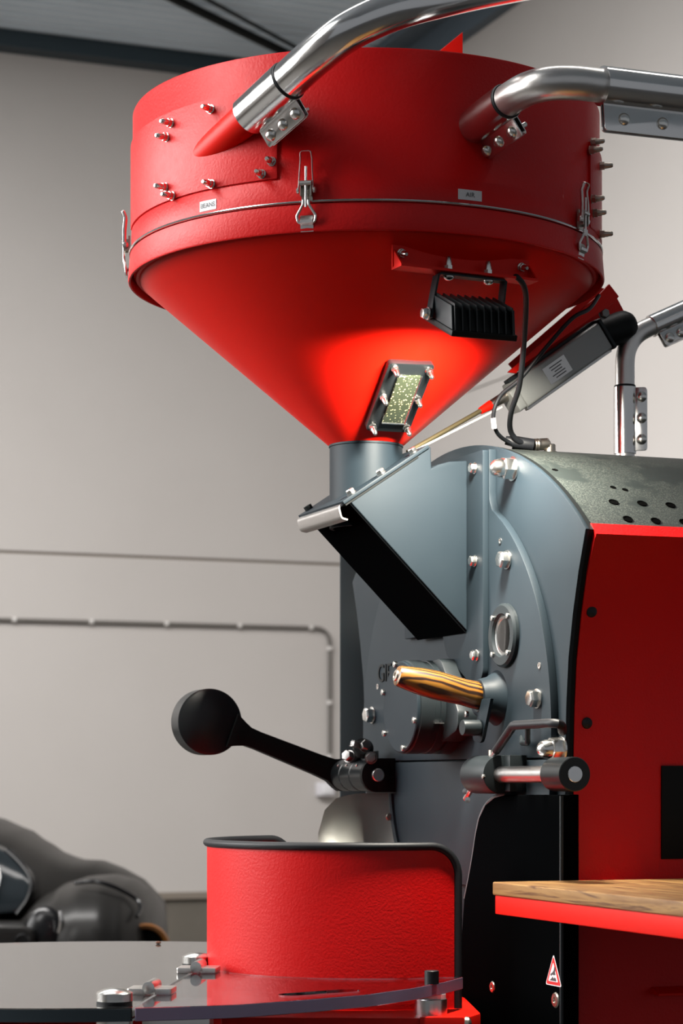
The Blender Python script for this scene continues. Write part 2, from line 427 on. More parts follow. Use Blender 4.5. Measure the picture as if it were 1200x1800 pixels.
# conduit with clips, and its socket
c_pts = fillet([Wl(5.9, .016, EYE+.922), Wl(.235, .016, EYE+.922), Wl(.235, .016, EYE-.02)], .10, 8)
cd = thing('conduit_pipe', 'thin grey cable conduit bent down along the back wall', 'conduit', Wl(3, .0, EYE+.922))
part('pipe', 'conduit', cd, lambda bm: tube(bm, c_pts, .012, 10))
CLIP = shared('clip', 'clip', lambda bm: lathe(bm, O3, ZD, [(.017, -.012), (.017, .012)], 12))
for i in range(8): put('clip', CLIP, cd, Wl(.36+.46*i, .016, EYE+.922), WU)
for z in (.80, .47, .14): put('clip', CLIP, cd, Wl(.235, .016, EYE+z), ZD)
sk = thing('wall_socket', 'small white socket box at the foot of the wall conduit', 'socket', Wl(.27, 0, EYE-.05))
part('box', 'socket', sk, lambda bm: box(bm, Wl(.27, .03, EYE-.06), WU*.055, WN*.03, ZD*.042), .008)
part('cover', 'label_white', sk, lambda bm: box(bm, Wl(.27, .064, EYE-.06), WU*.035, WN*.004, ZD*.028), .003)
bb = structure('baseboard_back', 'wall_joint', lambda bm: slab(bm, Wl, 0, 8, 0, .02, EYE-.712, EYE-.672))

# ================================================================== car parked behind the machine
YC = 9.0
def cx(x): return (x-HX)/FPX*YC
def cz(y): return EYE+(HY-y)/FPX*YC
def loft(bm, prof, zb, y_near, y_far, e=2.6, n=28):
    """prof: (x, top z, near bulge, far inset) sections of a rounded body"""
    rs = []
    for x, zt, yn, yf in prof:
        h = (zt-zb)/2; c = (zt+zb)/2; d = (yf-yn)/2; m = (yf+yn)/2
        r = []
        for k in range(n):
            a = 2*PI*k/n; ca, sa = math.cos(a), math.sin(a)
            r.append(bm.verts.new((x, m+d*math.copysign(abs(ca)**(2/e), ca), c+h*math.copysign(abs(sa)**(2/e), sa))))
        rs.append(r)
    for a, b in zip(rs, rs[1:]): skin(bm, a, b)
    bm.faces.new(rs[0][::-1]); bm.faces.new(rs[-1])
def interp(tab, x):
    for (x0, *a), (x1, *b) in zip(tab, tab[1:]):
        if x0 <= x <= x1:
            t = (x-x0)/(x1-x0); t = t*t*(3-2*t)*.5+t*.5
            return [p+(q-p)*t for p, q in zip(a, b)]
    return list(tab[-1][1:])
car = thing('car', 'dark grey glossy sports car parked against the back wall, nose to the right', 'car', V3((cx(60), 9.4, 0)))
main = [(-640, 1420, 8.75, 10.4), (-240, 1415, 8.75, 10.4), (-60, 1440, 8.80, 10.4), (0, 1463, 8.85, 10.35), (40, 1490, 8.95, 10.3), (75, 1512, 9.05, 10.25), (105, 1521, 9.1, 10.2),
        (145, 1523, 9.2, 10.15), (180, 1537, 9.3, 10.1), (225, 1560, 9.35, 10.05), (262, 1600, 9.45, 9.95)]
xs = [-640+k*(902)/46 for k in range(47)]
part('body', 'car_paint', car, lambda bm: loft(bm, [(cx(x), cz(interp(main, x)[0]), *interp(main, x)[1:]) for x in xs], .16, 0, 0, 3.0), ang=60)
fend = [(20, 1640, 8.75, 9.3), (45, 1605, 8.62, 9.5), (80, 1572, 8.52, 9.6), (120, 1551, 8.46, 9.65), (160, 1540, 8.44, 9.65), (195, 1538, 8.44, 9.65), (230, 1546, 8.47, 9.62), (258, 1563, 8.54, 9.55), (278, 1588, 8.66, 9.45), (288, 1615, 8.82, 9.3), (291, 1650, 8.95, 9.2)]
xs2 = [20+k*271/36 for k in range(37)]
part('front_fender', 'car_paint', car, lambda bm: loft(bm, [(cx(x), cz(interp(fend, x)[0]), *interp(fend, x)[1:]) for x in xs2], .30, 0, 0, 2.5), ang=60)
def blob(bm, c, rx, ry, rz, n=20):
    rs = []
    for i in range(1, n//2):
        a = PI*i/(n//2); rs.append([bm.verts.new(c+V3((rx*math.sin(a)*math.cos(2*PI*k/n), ry*math.cos(a), rz*math.sin(a)*math.sin(2*PI*k/n)))) for k in range(n)])
    for a, b in zip(rs, rs[1:]): skin(bm, a, b)
    bm.faces.new(rs[0]); bm.faces.new(rs[-1][::-1])
hl = part('headlight', 'car_black', car, lambda bm: blob(bm, V3((cx(108), 8.50, cz(1630))), .085, .045, .115), ang=60, label='black headlight recess')
part('lens_rim', 'chrome', hl, lambda bm: tube(bm, [V3((cx(137), 8.425, cz(1587))), V3((cx(139), 8.42, cz(1600))), V3((cx(137.5), 8.42, cz(1612))), V3((cx(134), 8.425, cz(1622)))], .006, 8))
part('air_intake', 'amber', car, lambda bm: lathe(bm, V3((cx(271), 8.60, cz(1655))), V3((.25, -1, .1)), [(.085, -.2), (.098, 0), (.090, .012), (.078, 0), (.07, -.18)], 28), label='round intake with amber rim')
part('intake_void', 'black_void', car, lambda bm: lathe(bm, V3((cx(271), 8.60, cz(1655))), V3((.25, -1, .1)), [(.076, -.05), (.076, -.02)], 28))
part('crest_seam', 'car_black', car, lambda bm: tube(bm, spline([V3((cx(150), 8.66, cz(1545))), V3((cx(185), 8.62, cz(1542))), V3((cx(220), 8.62, cz(1552))), V3((cx(250), 8.66, cz(1570))), V3((cx(262), 8.63, cz(1585))), V3((cx(258), 8.56, cz(1600)))], 6), .008, 8))
def f_wind(bm):
    pts = [(-120, 1440), (-20, 1478), (18, 1495), (55, 1530), (66, 1550), (60, 1575), (42, 1600), (-60, 1610), (-140, 1600)]
    prism(bm, [V3((cx(x), 8.79+.16*max(0, (1600-y)/160)**1.3, cz(y))) for x, y in pts], V3((0, .25, 0)))
ws = part('side_window', 'car_glass', car, f_wind, .02, label='dark glossy side window')
part('window_seal', 'car_black', ws, lambda bm: tube(bm, spline([V3((cx(x), 8.80+.16*max(0, (1600-y)/160)**1.3, cz(y))) for x, y in ((18, 1493), (45, 1517), (64, 1545), (60, 1575), (42, 1602))], 6), .010, 8))
part('mirror_glass', 'chrome', ws, lambda bm: strip(bm, [V3((cx(x), 8.785+.16*max(0, (1600-y)/160)**1.3, cz(y))) for x, y in ((-4, 1500), (8, 1538), (2, 1570), (-12, 1592))], V3((1, 0, 0)), .012, ZD, .004))
pl = part('door_sill', 'car_paint', car, lambda bm: prism(bm, [V3((x, 8.40, z)) for x, z in rpoly([(cx(-300), cz(1700)), (cx(96), cz(1700)), (cx(94), cz(1613)), (cx(-300), cz(1609))], [.01, .02, .05, .01])], V3((0, .4, 0))), .012)
part('fuel_cap', 'car_black', pl, lambda bm: lathe(bm, V3((cx(77), 8.40, cz(1636))), V3((0, -1, 0)), [(.030, 0), (.030, .008), (.026, .014), (.02, .012)], 24))
for wx in (-1.75, -1.02):
    part('wheel', 'rubber', car, lambda bm: lathe(bm, V3((wx, 8.75, .31)), V3((0, 1, 0)), [(.2, 0), (.29, .0), (.31, .03), (.31, .17), (.29, .2), (.2, .2)], 32))

# ================================================================== support mast behind the machine
mast = thing('support_column', 'dark square steel column standing behind the roaster', 'column', V3((.06, 5.25, 0)))
ml, mr = at(597, HY, 5.2).x, at(675, HY, 5.2).x
part('post', 'col_teal', mast, lambda bm: box(bm, V3(((ml+mr)/2, 5.25, 1.36)), V3(((mr-ml)/2, 0, 0)), V3((0, .05, 0)), V3((0, 0, 1.345))), .004)
part('foot_plate', 'col_teal', mast, lambda bm: box(bm, V3(((ml+mr)/2, 5.25, .008)), V3((.11, 0, 0)), V3((0, .11, 0)), V3((0, 0, .008))), .002)

# ================================================================== roaster body
WC, RA = -.194, .783        # arch of the housing
def arch(v): return WC+math.sqrt(RA*RA-v*v)
side_prof = [(.517, .393), (.492, .330), (.472, .265), (.456, .195), (.448, .120), (.444, .04), (.444, -.10), (.446, -.30), (.448, -.45), (.448, -1.02)]
rb = thing('coffee_roaster', 'large drum coffee roaster with grey faceplate, red side panel and dark curved top', 'coffee roaster', M(.7, 0, -EYE))
def hous_poly():
    vs_ = [-.517+1.034*i/36 for i in range(37)]
    top = [(v, arch(v)) for v in vs_]
    r = [(v, w) for v, w in side_prof[1:]]
    l = [(-v, w) for v, w in reversed(side_prof[1:])]
    return top+r+l
part('housing_plate', 'grey_paint', rb, lambda bm: prism(bm, [M(.170, v, w) for v, w in hous_poly()], UD*.008), .002)
part('housing_rim', 'black', rb, lambda bm: prism(bm, [M(.178, v*.998, w*.9985) for v, w in hous_poly()], UD*.008))  # black strip following the housing outline
# faceplate: round drum front with a neck
CW, CR = .083, .4213
def face_poly():
    pts = []
    a0 = math.asin((.035-CW)/CR); a1 = math.radians(63)
    right = [(CR*math.cos(a0+(a1-a0)*i/30), CW+CR*math.sin(a0+(a1-a0)*i/30)) for i in range(31)]
    n = right[-1]
    neck = rpoly([(n[0]+.01, n[1]-.006), n, (.181, .478), (.181, .50)], [0, 0, .02, 0])[2:-1]
    neck = [(.181, .476), (.179, .49)]
    top = [(.179, arch(.179)-.004)]
    right = right+neck+top
    return right+[(-v, w) for v, w in reversed(right)]
fp = part('faceplate', 'grey_paint', rb, lambda bm: prism(bm, [M(.156, v, w) for v, w in face_poly()], UD*.014), .002)
lowp = part('lower_plate', 'grey_paint', rb, lambda bm: prism(bm, [M(.156, v, w) for v, w in rpoly([(-.40, .032), (.418, .032), (.41, -.10), (.30, -.185), (-.30, -.185), (-.40, -.10)], [0, 0, .06, .02, .02, .06])], UD*.014), .002)
# bolts of the front
for x, y in ((892, 984), (945, 1228), (655, 1257)):
    u, v, w = on_u(x, y, .156); put('hex_bolt', HEX, fp, M(u, v, w), -UD, .3)
for x, y, uu in ((902, 824, .170), (987, 1317, .170)):
    u, v, w = on_u(x, y, uu); put('acorn_nut', ACORN, fp, M(u, v, w), -UD, .3)
HOLE = shared('screw_hole', 'bolt_steel', lambda bm: lathe(bm, O3, ZD, [(.0055, 0), (.0055, .0012), (.0035, .0012), (.0033, .0002)], 14))
for x, y in ((879, 951), (948, 1170), (664, 1207)):
    u, v, w = on_u(x, y, .156); put('screw_hole', HOLE, fp, M(u, v, w), -UD)
# lettering on the faceplate
me, mw = text_mesh('GIE', 'lettering', 'black', M(*on_u(664, 1199, .1553)), -(-VD), ZD, .048, .0012, mid=False)
ltr = link('lettering', me, fp, mw)
# sight glass
u, v, w = on_u(889, 1117, .156); SG = M(u, v, w)
sg = part('sight_glass', 'dark_grey', rb, lambda bm: lathe(bm, SG, -UD, [(.054, 0), (.054, .006), (.050, .010), (.037, .010), (.034, .007), (.034, 0)], 48), label='round sight glass with screwed rim')
part('pane', 'sight_pane', sg, lambda bm: lathe(bm, SG, -UD, [(.034, .0035), (.034, .006), (.031, .0068)], 40))
part('inner_ring', 'steel', sg, lambda bm: lathe(bm, SG, -UD, [(.034, .0005), (.034, .003), (.0295, .003), (.027, .0005)], 40))
part('drum_view', 'black_void', sg, lambda bm: lathe(bm, SG, -UD, [(.0275, .0004), (.0275, .0008)], 32))
for k in range(4):
    a = PI/4+k*PI/2; put('cap_screw', SMALL, sg, SG-UD*.009+VD*(.0435*math.cos(a))+ZD*(.0435*math.sin(a)), -UD, s=.85)
# damper housing in the middle of the faceplate
DW = .128
def D(u): return M(u, 0.0, DW)
dh = part('damper_housing', 'dark_grey', rb, lambda bm: lathe(bm, D(.070), UD, [(.079, 0), (.083, .003), (.083, .028), (.081, .029), (.081, .038), (.083, .039), (.083, .052), (.0785, .053), (.0785, .060), (.083, .061), (.083, .086)], 64), label='black round damper housing')
part('cover_disc', 'grey_paint', dh, lambda bm: lathe(bm, D(.070), -UD, [(.081, 0), (.081, .004), (.079, .0055)], 64))
for x, y in ((697, 1168), (676, 1217), (678, 1289), (711, 1315), (731, 1266)):
    u, v, w = on_u(x, y, .066); put('cap_screw', SMALL, dh, M(.0655, v, w), -UD)
def f_ear(bm):
    prism(bm, [M(.118, v, w) for v, w in rpoly([(-.02, .205), (.055, .213), (.135, .115), (.13, .085), (.06, .065), (0, .10)], [.01, .02, .02, .02, .02, 0])], UD*.038)
part('damper_bracket', 'dark_grey', dh, f_ear, .003)
part('scale_mark', 'steel', dh, lambda bm: box(bm, D(.105)+VD*.079+ZD*(-.030), UD*.009, VD*.004, ZD*.001))
# trier boss on the faceplate
TB = M(*on_u(866, 1227, .150))
TDIR = (at(700, 1190, 3.83)-at(852, 1228, 3.88)).normalized()
boss = part('trier_socket', 'grey_paint', rb, lambda bm: lathe(bm, TB+UD*.012, -UD, [(.052, 0), (.044, .010), (.036, .022), (.033, .034), (.031, .040)], 40), ang=60)
# small damper knob below the trier
KN = M(*on_u(812, 1279, .085))
kb = part('damper_knob', 'dark_grey', rb, lambda bm: lathe(bm, KN, UD, [(.0125, 0), (.0135, .002), (.0135, .030), (.009, .034)], 28))
part('knob_arm', 'grey_paint', kb, lambda bm: prism(bm, [M(.118, v, w) for v, w in rpoly([(on_u(836, 1285, .118)[1]-.02, .066), (on_u(836, 1285, .118)[1]+.022, .060), (on_u(855, 1230, .118)[1]+.016, .135), (on_u(855, 1230, .118)[1]-.02, .135)], [.012, .018, 0, 0])], UD*.006), .001)
put('cap_screw', SMALL, kb, M(*on_u(838, 1282, .116)), -UD)
put('cap_screw', SMALL, kb, M(*on_u(822, 1255, .112)), -UD)
# drum shell on top
def f_shell(bm):
    n = 48; g = []
    for i in range(n+1):
        v = -.514+1.028*i/n
        rr = RA-.004; w = WC+math.sqrt(rr*rr-v*v); w2 = WC+math.sqrt((rr-.004)**2-v*v)
        g.append([bm.verts.new(M(.190, v, w2)), bm.verts.new(M(.190, v, w)), bm.verts.new(M(1.45, v, w)), bm.verts.new(M(1.45, v, w2))])
    for a, b in zip(g, g[1:]): skin(bm, a, b)
    bm.faces.new(g[0][::-1]); bm.faces.new(g[-1])
sh = part('drum_shell', 'shell', rb, f_shell, label='dusty dark curved drum cover with vent holes')
VH = shared('vent_hole', 'black_void', lambda bm: lathe(bm, O3, ZD, [(.0085, 0), (.0085, .0008), (.0065, .0008), (.006, -.002)], 20))
def on_arch(x, y):
    lo, hi = .0, .51
    for _ in range(40):
        m = (lo+hi)/2; u, v, w = on_v(x, y, m)
        if w > arch(m)-.004: lo = m
        else: hi = m
    return on_v(x, y, (lo+hi)/2)
holes = [(1078, 883), (1128, 885), (1178, 888), (1228, 891), (1103, 913), (1152, 916), (1202, 918)]
def shell_pt(x, y):
    # first point along the sight line on the shell, coming from the near side
    best = None
    for i in range(400):
        v = .51-.51*i/400; u, v, w = on_v(x, y, v)
        if w <= arch(v)-.004: best = (u, v, arch(v)-.004); break
    return best
for x, y in holes:
    q = shell_pt(x, y)
    if q: put('vent_hole', VH, sh, M(*q), VD*q[1]+ZD*(q[2]-WC))
for x, y in ((1077, 857), (1098, 861), (975, 826), (1055, 700)):
    q = shell_pt(x, y)
    if q: put('vent_hole', VH, sh, M(*q), VD*q[1]+ZD*(q[2]-WC), s=.6)
# red side panel follows the waisted outline
sp = side_prof
def f_side(bm):
    prof = [(.498, .405), (.508, .404), (.524, .386), (.519, .378)]+[(v+.001, w-.004) for v, w in sp[1:-2]]+[(.449, -.425)]
    a = [[bm.verts.new(M(uu, v, w)) for v, w in prof] for uu in (.185, 1.45)]
    b = [[bm.verts.new(M(uu, v-.012, w-.006)) for v, w in prof] for uu in (.185, 1.45)]
    n = len(prof)
    for i in range(n-1):
        bm.faces.new((a[0][i], a[0][i+1], a[1][i+1], a[1][i])); bm.faces.new((b[0][i], b[1][i], b[1][i+1], b[0][i+1]))
        bm.faces.new((a[0][i], b[0][i], b[0][i+1], a[0][i+1])); bm.faces.new((a[1][i], a[1][i+1], b[1][i+1], b[1][i]))
    for i in (0, n-1): bm.faces.new((a[0][i], a[1][i], b[1][i], b[0][i]))
spn = part('side_panel', 'red', rb, f_side, label='red powder coated side panel')
def side_v(w):
    for (v0, w0), (v1, w1) in zip(sp, sp[1:]):
        if w1 <= w <= w0: return v0+(v1-v0)*(w0-w)/(w0-w1)+.001
    return .45
def on_side(x, y):
    v = .46
    for _ in range(6):
        q = on_v(x, y, v); v = side_v(q[2])
    return on_v(x, y, v)
PLUG = shared('panel_plug', 'rubber', lambda bm: lathe(bm, O3, ZD, [(.0095, 0), (.0085, .003), (.005, .005), (.001, .0055)], 20))
for x, y in ((1039, 1075), (1031, 1271)):
    q = on_side(x, y); put('panel_plug', PLUG, spn, M(*q), VD)
q0, q1 = on_side(1161, 1346), on_side(1163, 1510)
def f_vent(bm):
    pts = [(q0[0], q0[2]), (q0[0]+.24, q0[2]), (q0[0]+.24, q1[2]), (q0[0], q1[2])]
    prism(bm, [M(u, .4450, w) for u, w in pts], VD*.0035)
part('control_window', 'black', spn, f_vent, .0005, label='black square panel set in the red side')
q2 = on_side(1141, 1742)
part('drawer_grip', 'red_smooth', spn, lambda bm: prism(bm, [M(q2[0]+.004, .446, q2[2]+.007), M(q2[0], .478, q2[2]-.002), M(q2[0], .478, q2[2]-.006), M(q2[0], .446, q2[2]-.004)], UD*.24), .001)
part('base_frame', 'black', rb, lambda bm: box(bm, M(.82, 0, -.74), UD*.60, VD*.43, ZD*.31), .004)
part('base_sill', 'steel', rb, lambda bm: box(bm, M(.83, .447, -.432), UD*.615, VD*.008, ZD*.002))
for uu in (.3, 1.35):
    for vv in (-.36, .36):
        part('foot', 'rubber', rb, lambda bm: lathe(bm, M(uu, vv, -EYE), ZD, [(.05, 0), (.05, .03), (.025, .05), (.025, .16)], 24))
# black front cover at the right of the discharge opening
CU = .140
cov2 = [on_u(x, y, CU)[1:] for x, y in ((984, 1397), (886, 1397), (868, 1402), (852, 1415), (841, 1438), (835, 1465), (829, 1505), (822, 1545), (815, 1580), (811, 1640))]
cov2 = cov2+[(cov2[-1][0]-.01, -.46), (cov2[0][0], -.46)]
dcov = part('discharge_cover', 'matt_black', rb, lambda bm: prism(bm, [M(CU, v, w) for v, w in cov2], UD*.018), .0025, label='black front cover with curved corner')
part('edge_strip', 'edge_grey', dcov, lambda bm: tube(bm, spline([M(CU+.007, v-.001, w) for v, w in cov2[1:9]], 4), .0065, 10))
part('post', 'matt_black', dcov, lambda bm: box(bm, M(.165, cov2[0][0]-.012, -.50), UD*.008, VD*.012, ZD*.476), .001)
part('corner_edge', 'dark_grey', dcov, lambda bm: cyl(bm, M(CU+.003, cov2[0][0]-.001, -.44), M(CU+.003, cov2[0][0]-.001, -.026), .0032, seg=12))
put('flat_screw', FLAT, dcov, M(*on_u(977, 1758, CU)), -UD, s=1.25)
put('flat_screw', FLAT, dcov, M(*on_u(866, 1735, CU)), -UD)
# warning sticker
STC = M(*on_u(973, 1709, CU))
def tri(bm, s, off):
    c = STC-UD*off-ZD*.0046
    prism(bm, [c+VD*x+ZD*z for x, z in rpoly([(-.030*s, -.0173*s), (.030*s, -.0173*s), (0, .0346*s)], .0035*s)], -UD*.0003)
stk = part('warning_sticker', 'label_white', dcov, lambda bm: tri(bm, .98, .0002), label='red and white warning triangle sticker', smooth=False)
part('red_border', 'sticker_red', stk, lambda bm: tri(bm, .88, .0006), smooth=False)
part('white_field', 'label_white', stk, lambda bm: tri(bm, .60, .0010), smooth=False)
def f_glyph(pts):
    return lambda bm: prism(bm, [STC-UD*.0014-ZD*.0025+VD*x+ZD*z for x, z in pts], -UD*.0002)
part('hand_symbol', 'ink', stk, f_glyph(((-.010, -.001), (-.002, .002), (.003, .006), (.005, .012), (.008, .010), (.007, .003), (.009, -.001), (.003, -.002), (-.003, -.0015), (-.007, -.004))), smooth=False)
part('ground_symbol', 'ink', stk, f_glyph(((-.012, -.011), (.012, -.011), (.010, -.007), (.006, -.005), (.003, -.0075), (-.001, -.0045), (-.006, -.008))), smooth=False)

# ================================================================== feed chute under the hopper outlet
ch = thing('feed_chute', 'grey sheet metal feed chute bolted to the roaster front below the hopper', 'chute', M(.05, 0, .25))
LA, LB = V3((-.073, .474)), V3((.0774, .574))
chpoly = [(-.073, .474), (.0774, .574), (.0790, .537), (.092, .544), (.112, .550), (.146, .553), (.146, .256)]
part('chute_body', 'grey_paint', ch, lambda bm: prism(bm, [M(u, -.11, w) for u, w in chpoly], VD*.22), .003, 3)
part('chute_floor', 'matt_black', ch, lambda bm: prism(bm, [M(-.0725, -.1085, .4725), M(-.0725, .1085, .4725), M(.1445, .1085, .2555), M(.1445, -.1085, .2555)], (UD*-.71-ZD*.71)*.0022), label='black underside of the chute')  # thin matt black sheet over the underside, darker than the chute body
flp = rpoly([(-.178, .563), (.178, .563), (.178, .178), (.142, .155), (.018, .222), (0, .26), (-.178, .26)], [0, .004, .025, .025, .01, 0, 0])
fl = part('flange', 'grey_paint', ch, lambda bm: prism(bm, [M(.145, v, w) for v, w in flp], UD*.0105), .0012)
for x, y in ((829, 823), (829, 986), (832, 1152)):
    u, v, w = on_u(x+6, y, .145); put('hex_bolt', HEX, fl, M(u, v, w), -UD, .2, .62)
ld = (LB-LA).normalized(); ln = V3((-ld.y, ld.x))
LU = UD*ld.x+ZD*ld.y; LN = UD*ln.x+ZD*ln.y
def LP(t, v, h): return M(LA.x+ld.x*t+ln.x*h, v, LA.y+ld.y*t+ln.y*h)
lidp = part('chute_lid', 'grey_paint', ch, lambda bm: prism(bm, [LP(-.012, -.114, .0), LP(.176, -.114, 0), LP(.176, .114, 0), LP(-.012, .114, 0)], LN*.006), .001)
part('gasket', 'black', lidp, lambda bm: prism(bm, [LP(-.010, -.112, -.004), LP(.15, -.112, -.004), LP(.15, .1115, -.004), LP(-.010, .1115, -.004)], LN*.004))
for x, y in ((619, 868), (671, 832), (727, 795)):
    q = on_v(x, y, .10); t = (V3((q[0], q[2]))-LA).dot(ld); put('hex_bolt', HEX, lidp, LP(t, .098, .006), LN, .2, .55)
put('cap_screw', shared('cap_screw', 'black_satin', f_small), lidp, LP(.006, -.096, .006), LN, s=1.4)
def f_hook(bm):
    strip(bm, fillet([LP(-.010, 0, .001), LP(-.020, 0, .001), LP(-.026, 0, -.018), LP(-.018, 0, -.026)], .006, 5), VD, .105, LN, .0015)
part('lip_handle', 'steel', ch, f_hook, label='bent stainless lip handle')

# ================================================================== sample trier
tr = thing('sample_trier', 'striped wooden trier handle sticking out of the faceplate', 'handle', TB)
tb0 = TB-UD*.012
tl = .170
TH = shared('wood_handle', 'zebra_wood', lambda bm: lathe(bm, O3, ZD, [(.0225, 0), (.0245, .002), (.0245, .016), (.0235, .032), (.0245, .060), (.0255, .085), (.0240, .115), (.0205, .145), (.0190, .155), (.0175, .160), (.0125, .162)], 40), ang=50)
put('wood_handle', TH, tr, tb0+TDIR*.012, TDIR, 0, .95)
part('collar', 'dark_grey', tr, lambda bm: lathe(bm, tb0-TDIR*.02, TDIR, [(.026, 0), (.0285, .01), (.0285, .026), (.0265, .032)], 40))
part('end_screw', 'old_steel', tr, lambda bm: lathe(bm, tb0+TDIR*.165, TDIR, [(.010, 0), (.0095, .0035), (.005, .004), (.0045, .002)], 20))

# ================================================================== discharge door: hinge, lever, spout
HU, HW = .120, .008
dl = thing('discharge_lever', 'black counterweight lever of the discharge door with round flat weight', 'lever', M(HU, -.4, HW))
cwc = on_v(367, 1269, -.44)
CWP = M(*cwc)
part('counterweight', 'black_satin', dl, lambda bm: lathe(bm, CWP+VD*.010, -VD, [(.059, 0), (.0635, .0025), (.0635, .050), (.060, .053)], 64), label='round black counterweight')
p_h = V3((HU, HW)); p_c = V3((cwc[0], cwc[2])); dd = (p_h-p_c).normalized(); nn = V3((-dd.y, dd.x))
def f_arm(bm):
    L = (p_h-p_c).length; prof = [(.045, .034), (.066, .024), (.080, .0185), (.10, .0175), (L-.06, .0205), (L-.03, .0225), (L-.012, .030), (L, .033), (L+.02, .026), (L+.03, .012)]
    up = [p_c+dd*t+nn*h for t, h in prof]; dn = [p_c+dd*t-nn*h for t, h in reversed(prof)]
    prism(bm, [M(p.x, -.445, p.y) for p in up+dn], VD*.022)
part('lever_arm', 'black', dl, f_arm, .002)
part('hinge_sleeve', 'black_satin', dl, lambda bm: lathe(bm, M(HU, -.425, HW), VD, [(.031, 0), (.031, .045), (.0295, .047), (.0295, .050), (.031, .052), (.031, .100), (.0295, .102), (.0295, .105), (.031, .107), (.031, .165)], 48))
part('hinge_block', 'black', dl, lambda bm: (lathe(bm, M(HU, -.262, HW), VD, [(.032, 0), (.032, .012)], 48), box(bm, M(HU+.022, -.256, HW), UD*.022, VD*.006, ZD*.032)), .001)
part('hinge_pin', 'steel', dl, lambda bm: lathe(bm, M(HU, -.252, HW), VD, [(.0125, 0), (.0125, .006), (.011, .0075)], 32))
for t in (.030, .075, .13): put('cap_screw', SMALL, dl, M(HU-.024, -.425+t, HW+.018), -UD*.8+ZD*.6, s=.5)
# adjuster bolts above the left hinge
ab = thing('adjuster_bolts', 'cluster of black adjusting bolts above the counterweight hinge', 'bolts', M(HU, -.33, HW+.03))
P = at(632, 1326, 4.30)
part('cross_bar', 'black', ab, lambda bm: cyl(bm, M(HU-.01, -.35, HW+.028), P+ZD*.012, .011, .010, 20))
HEXB = shared('hex_bolt', 'dark_bolt', f_hex, .0006)
for x, y, d, s in ((614, 1330, -UD*.7+VD*.5+ZD*.2, .75), (624, 1314, ZD+UD*.2, .7), (640, 1312, VD+ZD*.3, .7), (652, 1332, VD-UD*.4, .72)):
    put('hex_bolt', HEXB, ab, at(x, y, 4.27), d, .2, s)
part('adjuster_knob', 'black', ab, lambda bm: lathe(bm, at(638, 1316, 4.31), VD*.8-UD*.4+ZD*.3, [(.016, -.012), (.020, 0), (.016, .014)], 24))
part('spacer', 'old_steel', ab, lambda bm: cyl(bm, M(HU+.01, -.30, HW+.028), M(HU+.01, -.30, HW+.046), .011, seg=20))
# right hand hinge
hg = thing('discharge_pivot', 'black hinge with bright steel rod at the right of the discharge door', 'hinge', M(HU, .35, HW))
def vx(x): return on_u(x, HY, HU)[1]
v0, v1, v2, v3 = vx(846), vx(880), vx(975), vx(1010)
part('hinge_block', 'dark_grey', hg, lambda bm: (lathe(bm, M(HU, v0-.02, HW), VD, [(.030, 0), (.032, .002), (.032, v1-v0+.02)], 48), box(bm, M(HU+.022, (v0+v1)/2+.012, HW+.002), UD*.016, VD*((v1-v0)/2+.01), ZD*.030)), .0015)
part('rod', 'steel', hg, lambda bm: cyl(bm, M(HU, v1-.01, HW), M(HU, v2+.01, HW), .0135, seg=36))
part('end_disc', 'black_satin', hg, lambda bm: lathe(bm, M(HU, v2, HW), VD, [(.025, 0), (.0268, .002), (.0268, v3-v2-.001), (.0255, v3-v2)], 48))
part('end_pin', 'chrome', hg, lambda bm: lathe(bm, M(HU, v3, HW), VD, [(.0125, -.004), (.0125, .0012), (.0118, .002)], 36))
put('cap_screw', SMALL, hg, M(*on_u(851, 1365, HU-.030)), -UD, s=.7)
part('grub_screw', 'old_steel', hg, lambda bm: lathe(bm, M(HU+.004, (v0+v1)/2, HW+.031), ZD, [(.0085, 0), (.0085, .010)], 20))
# bent handle rod of the door
hr = thing('door_handle_rod', 'bent black coated handle rod above the bright hinge rod', 'handle', M(.1, .35, .05))
hp = [M(*on_u(818, 1404, .112)), M(*on_u(868, 1325, .112)), M(*on_u(902, 1275, .105)), M(*on_u(986, 1270, .118)), M(*on_u(988, 1285, .160))]
hpf = fillet(hp, .03, 6)
part('grip', 'rubber', hr, lambda bm: tube(bm, fillet([hp[1]+(hp[2]-hp[1])*.12]+hp[2:4]+[hp[4]], .025, 6), .0075, 14))
part('wire', 'steel', hr, lambda bm: tube(bm, hp[0:2]+[hp[1]+(hp[2]-hp[1])*.3], .0048, 12))
part('clip', 'dark_grey', hr, lambda bm: tube(bm, fillet([M(*on_u(927, 1278, .113)), M(*on_u(927, 1306, .118)), M(*on_u(917, 1306, .15)), M(*on_u(917, 1296, .158))], .006, 4), .0045, 10))
for x, y in ((818, 1391), (822, 1406)): put('cap_screw', SMALL, hr, M(*on_u(x, y, .108)), -UD*.6+VD, s=.9)
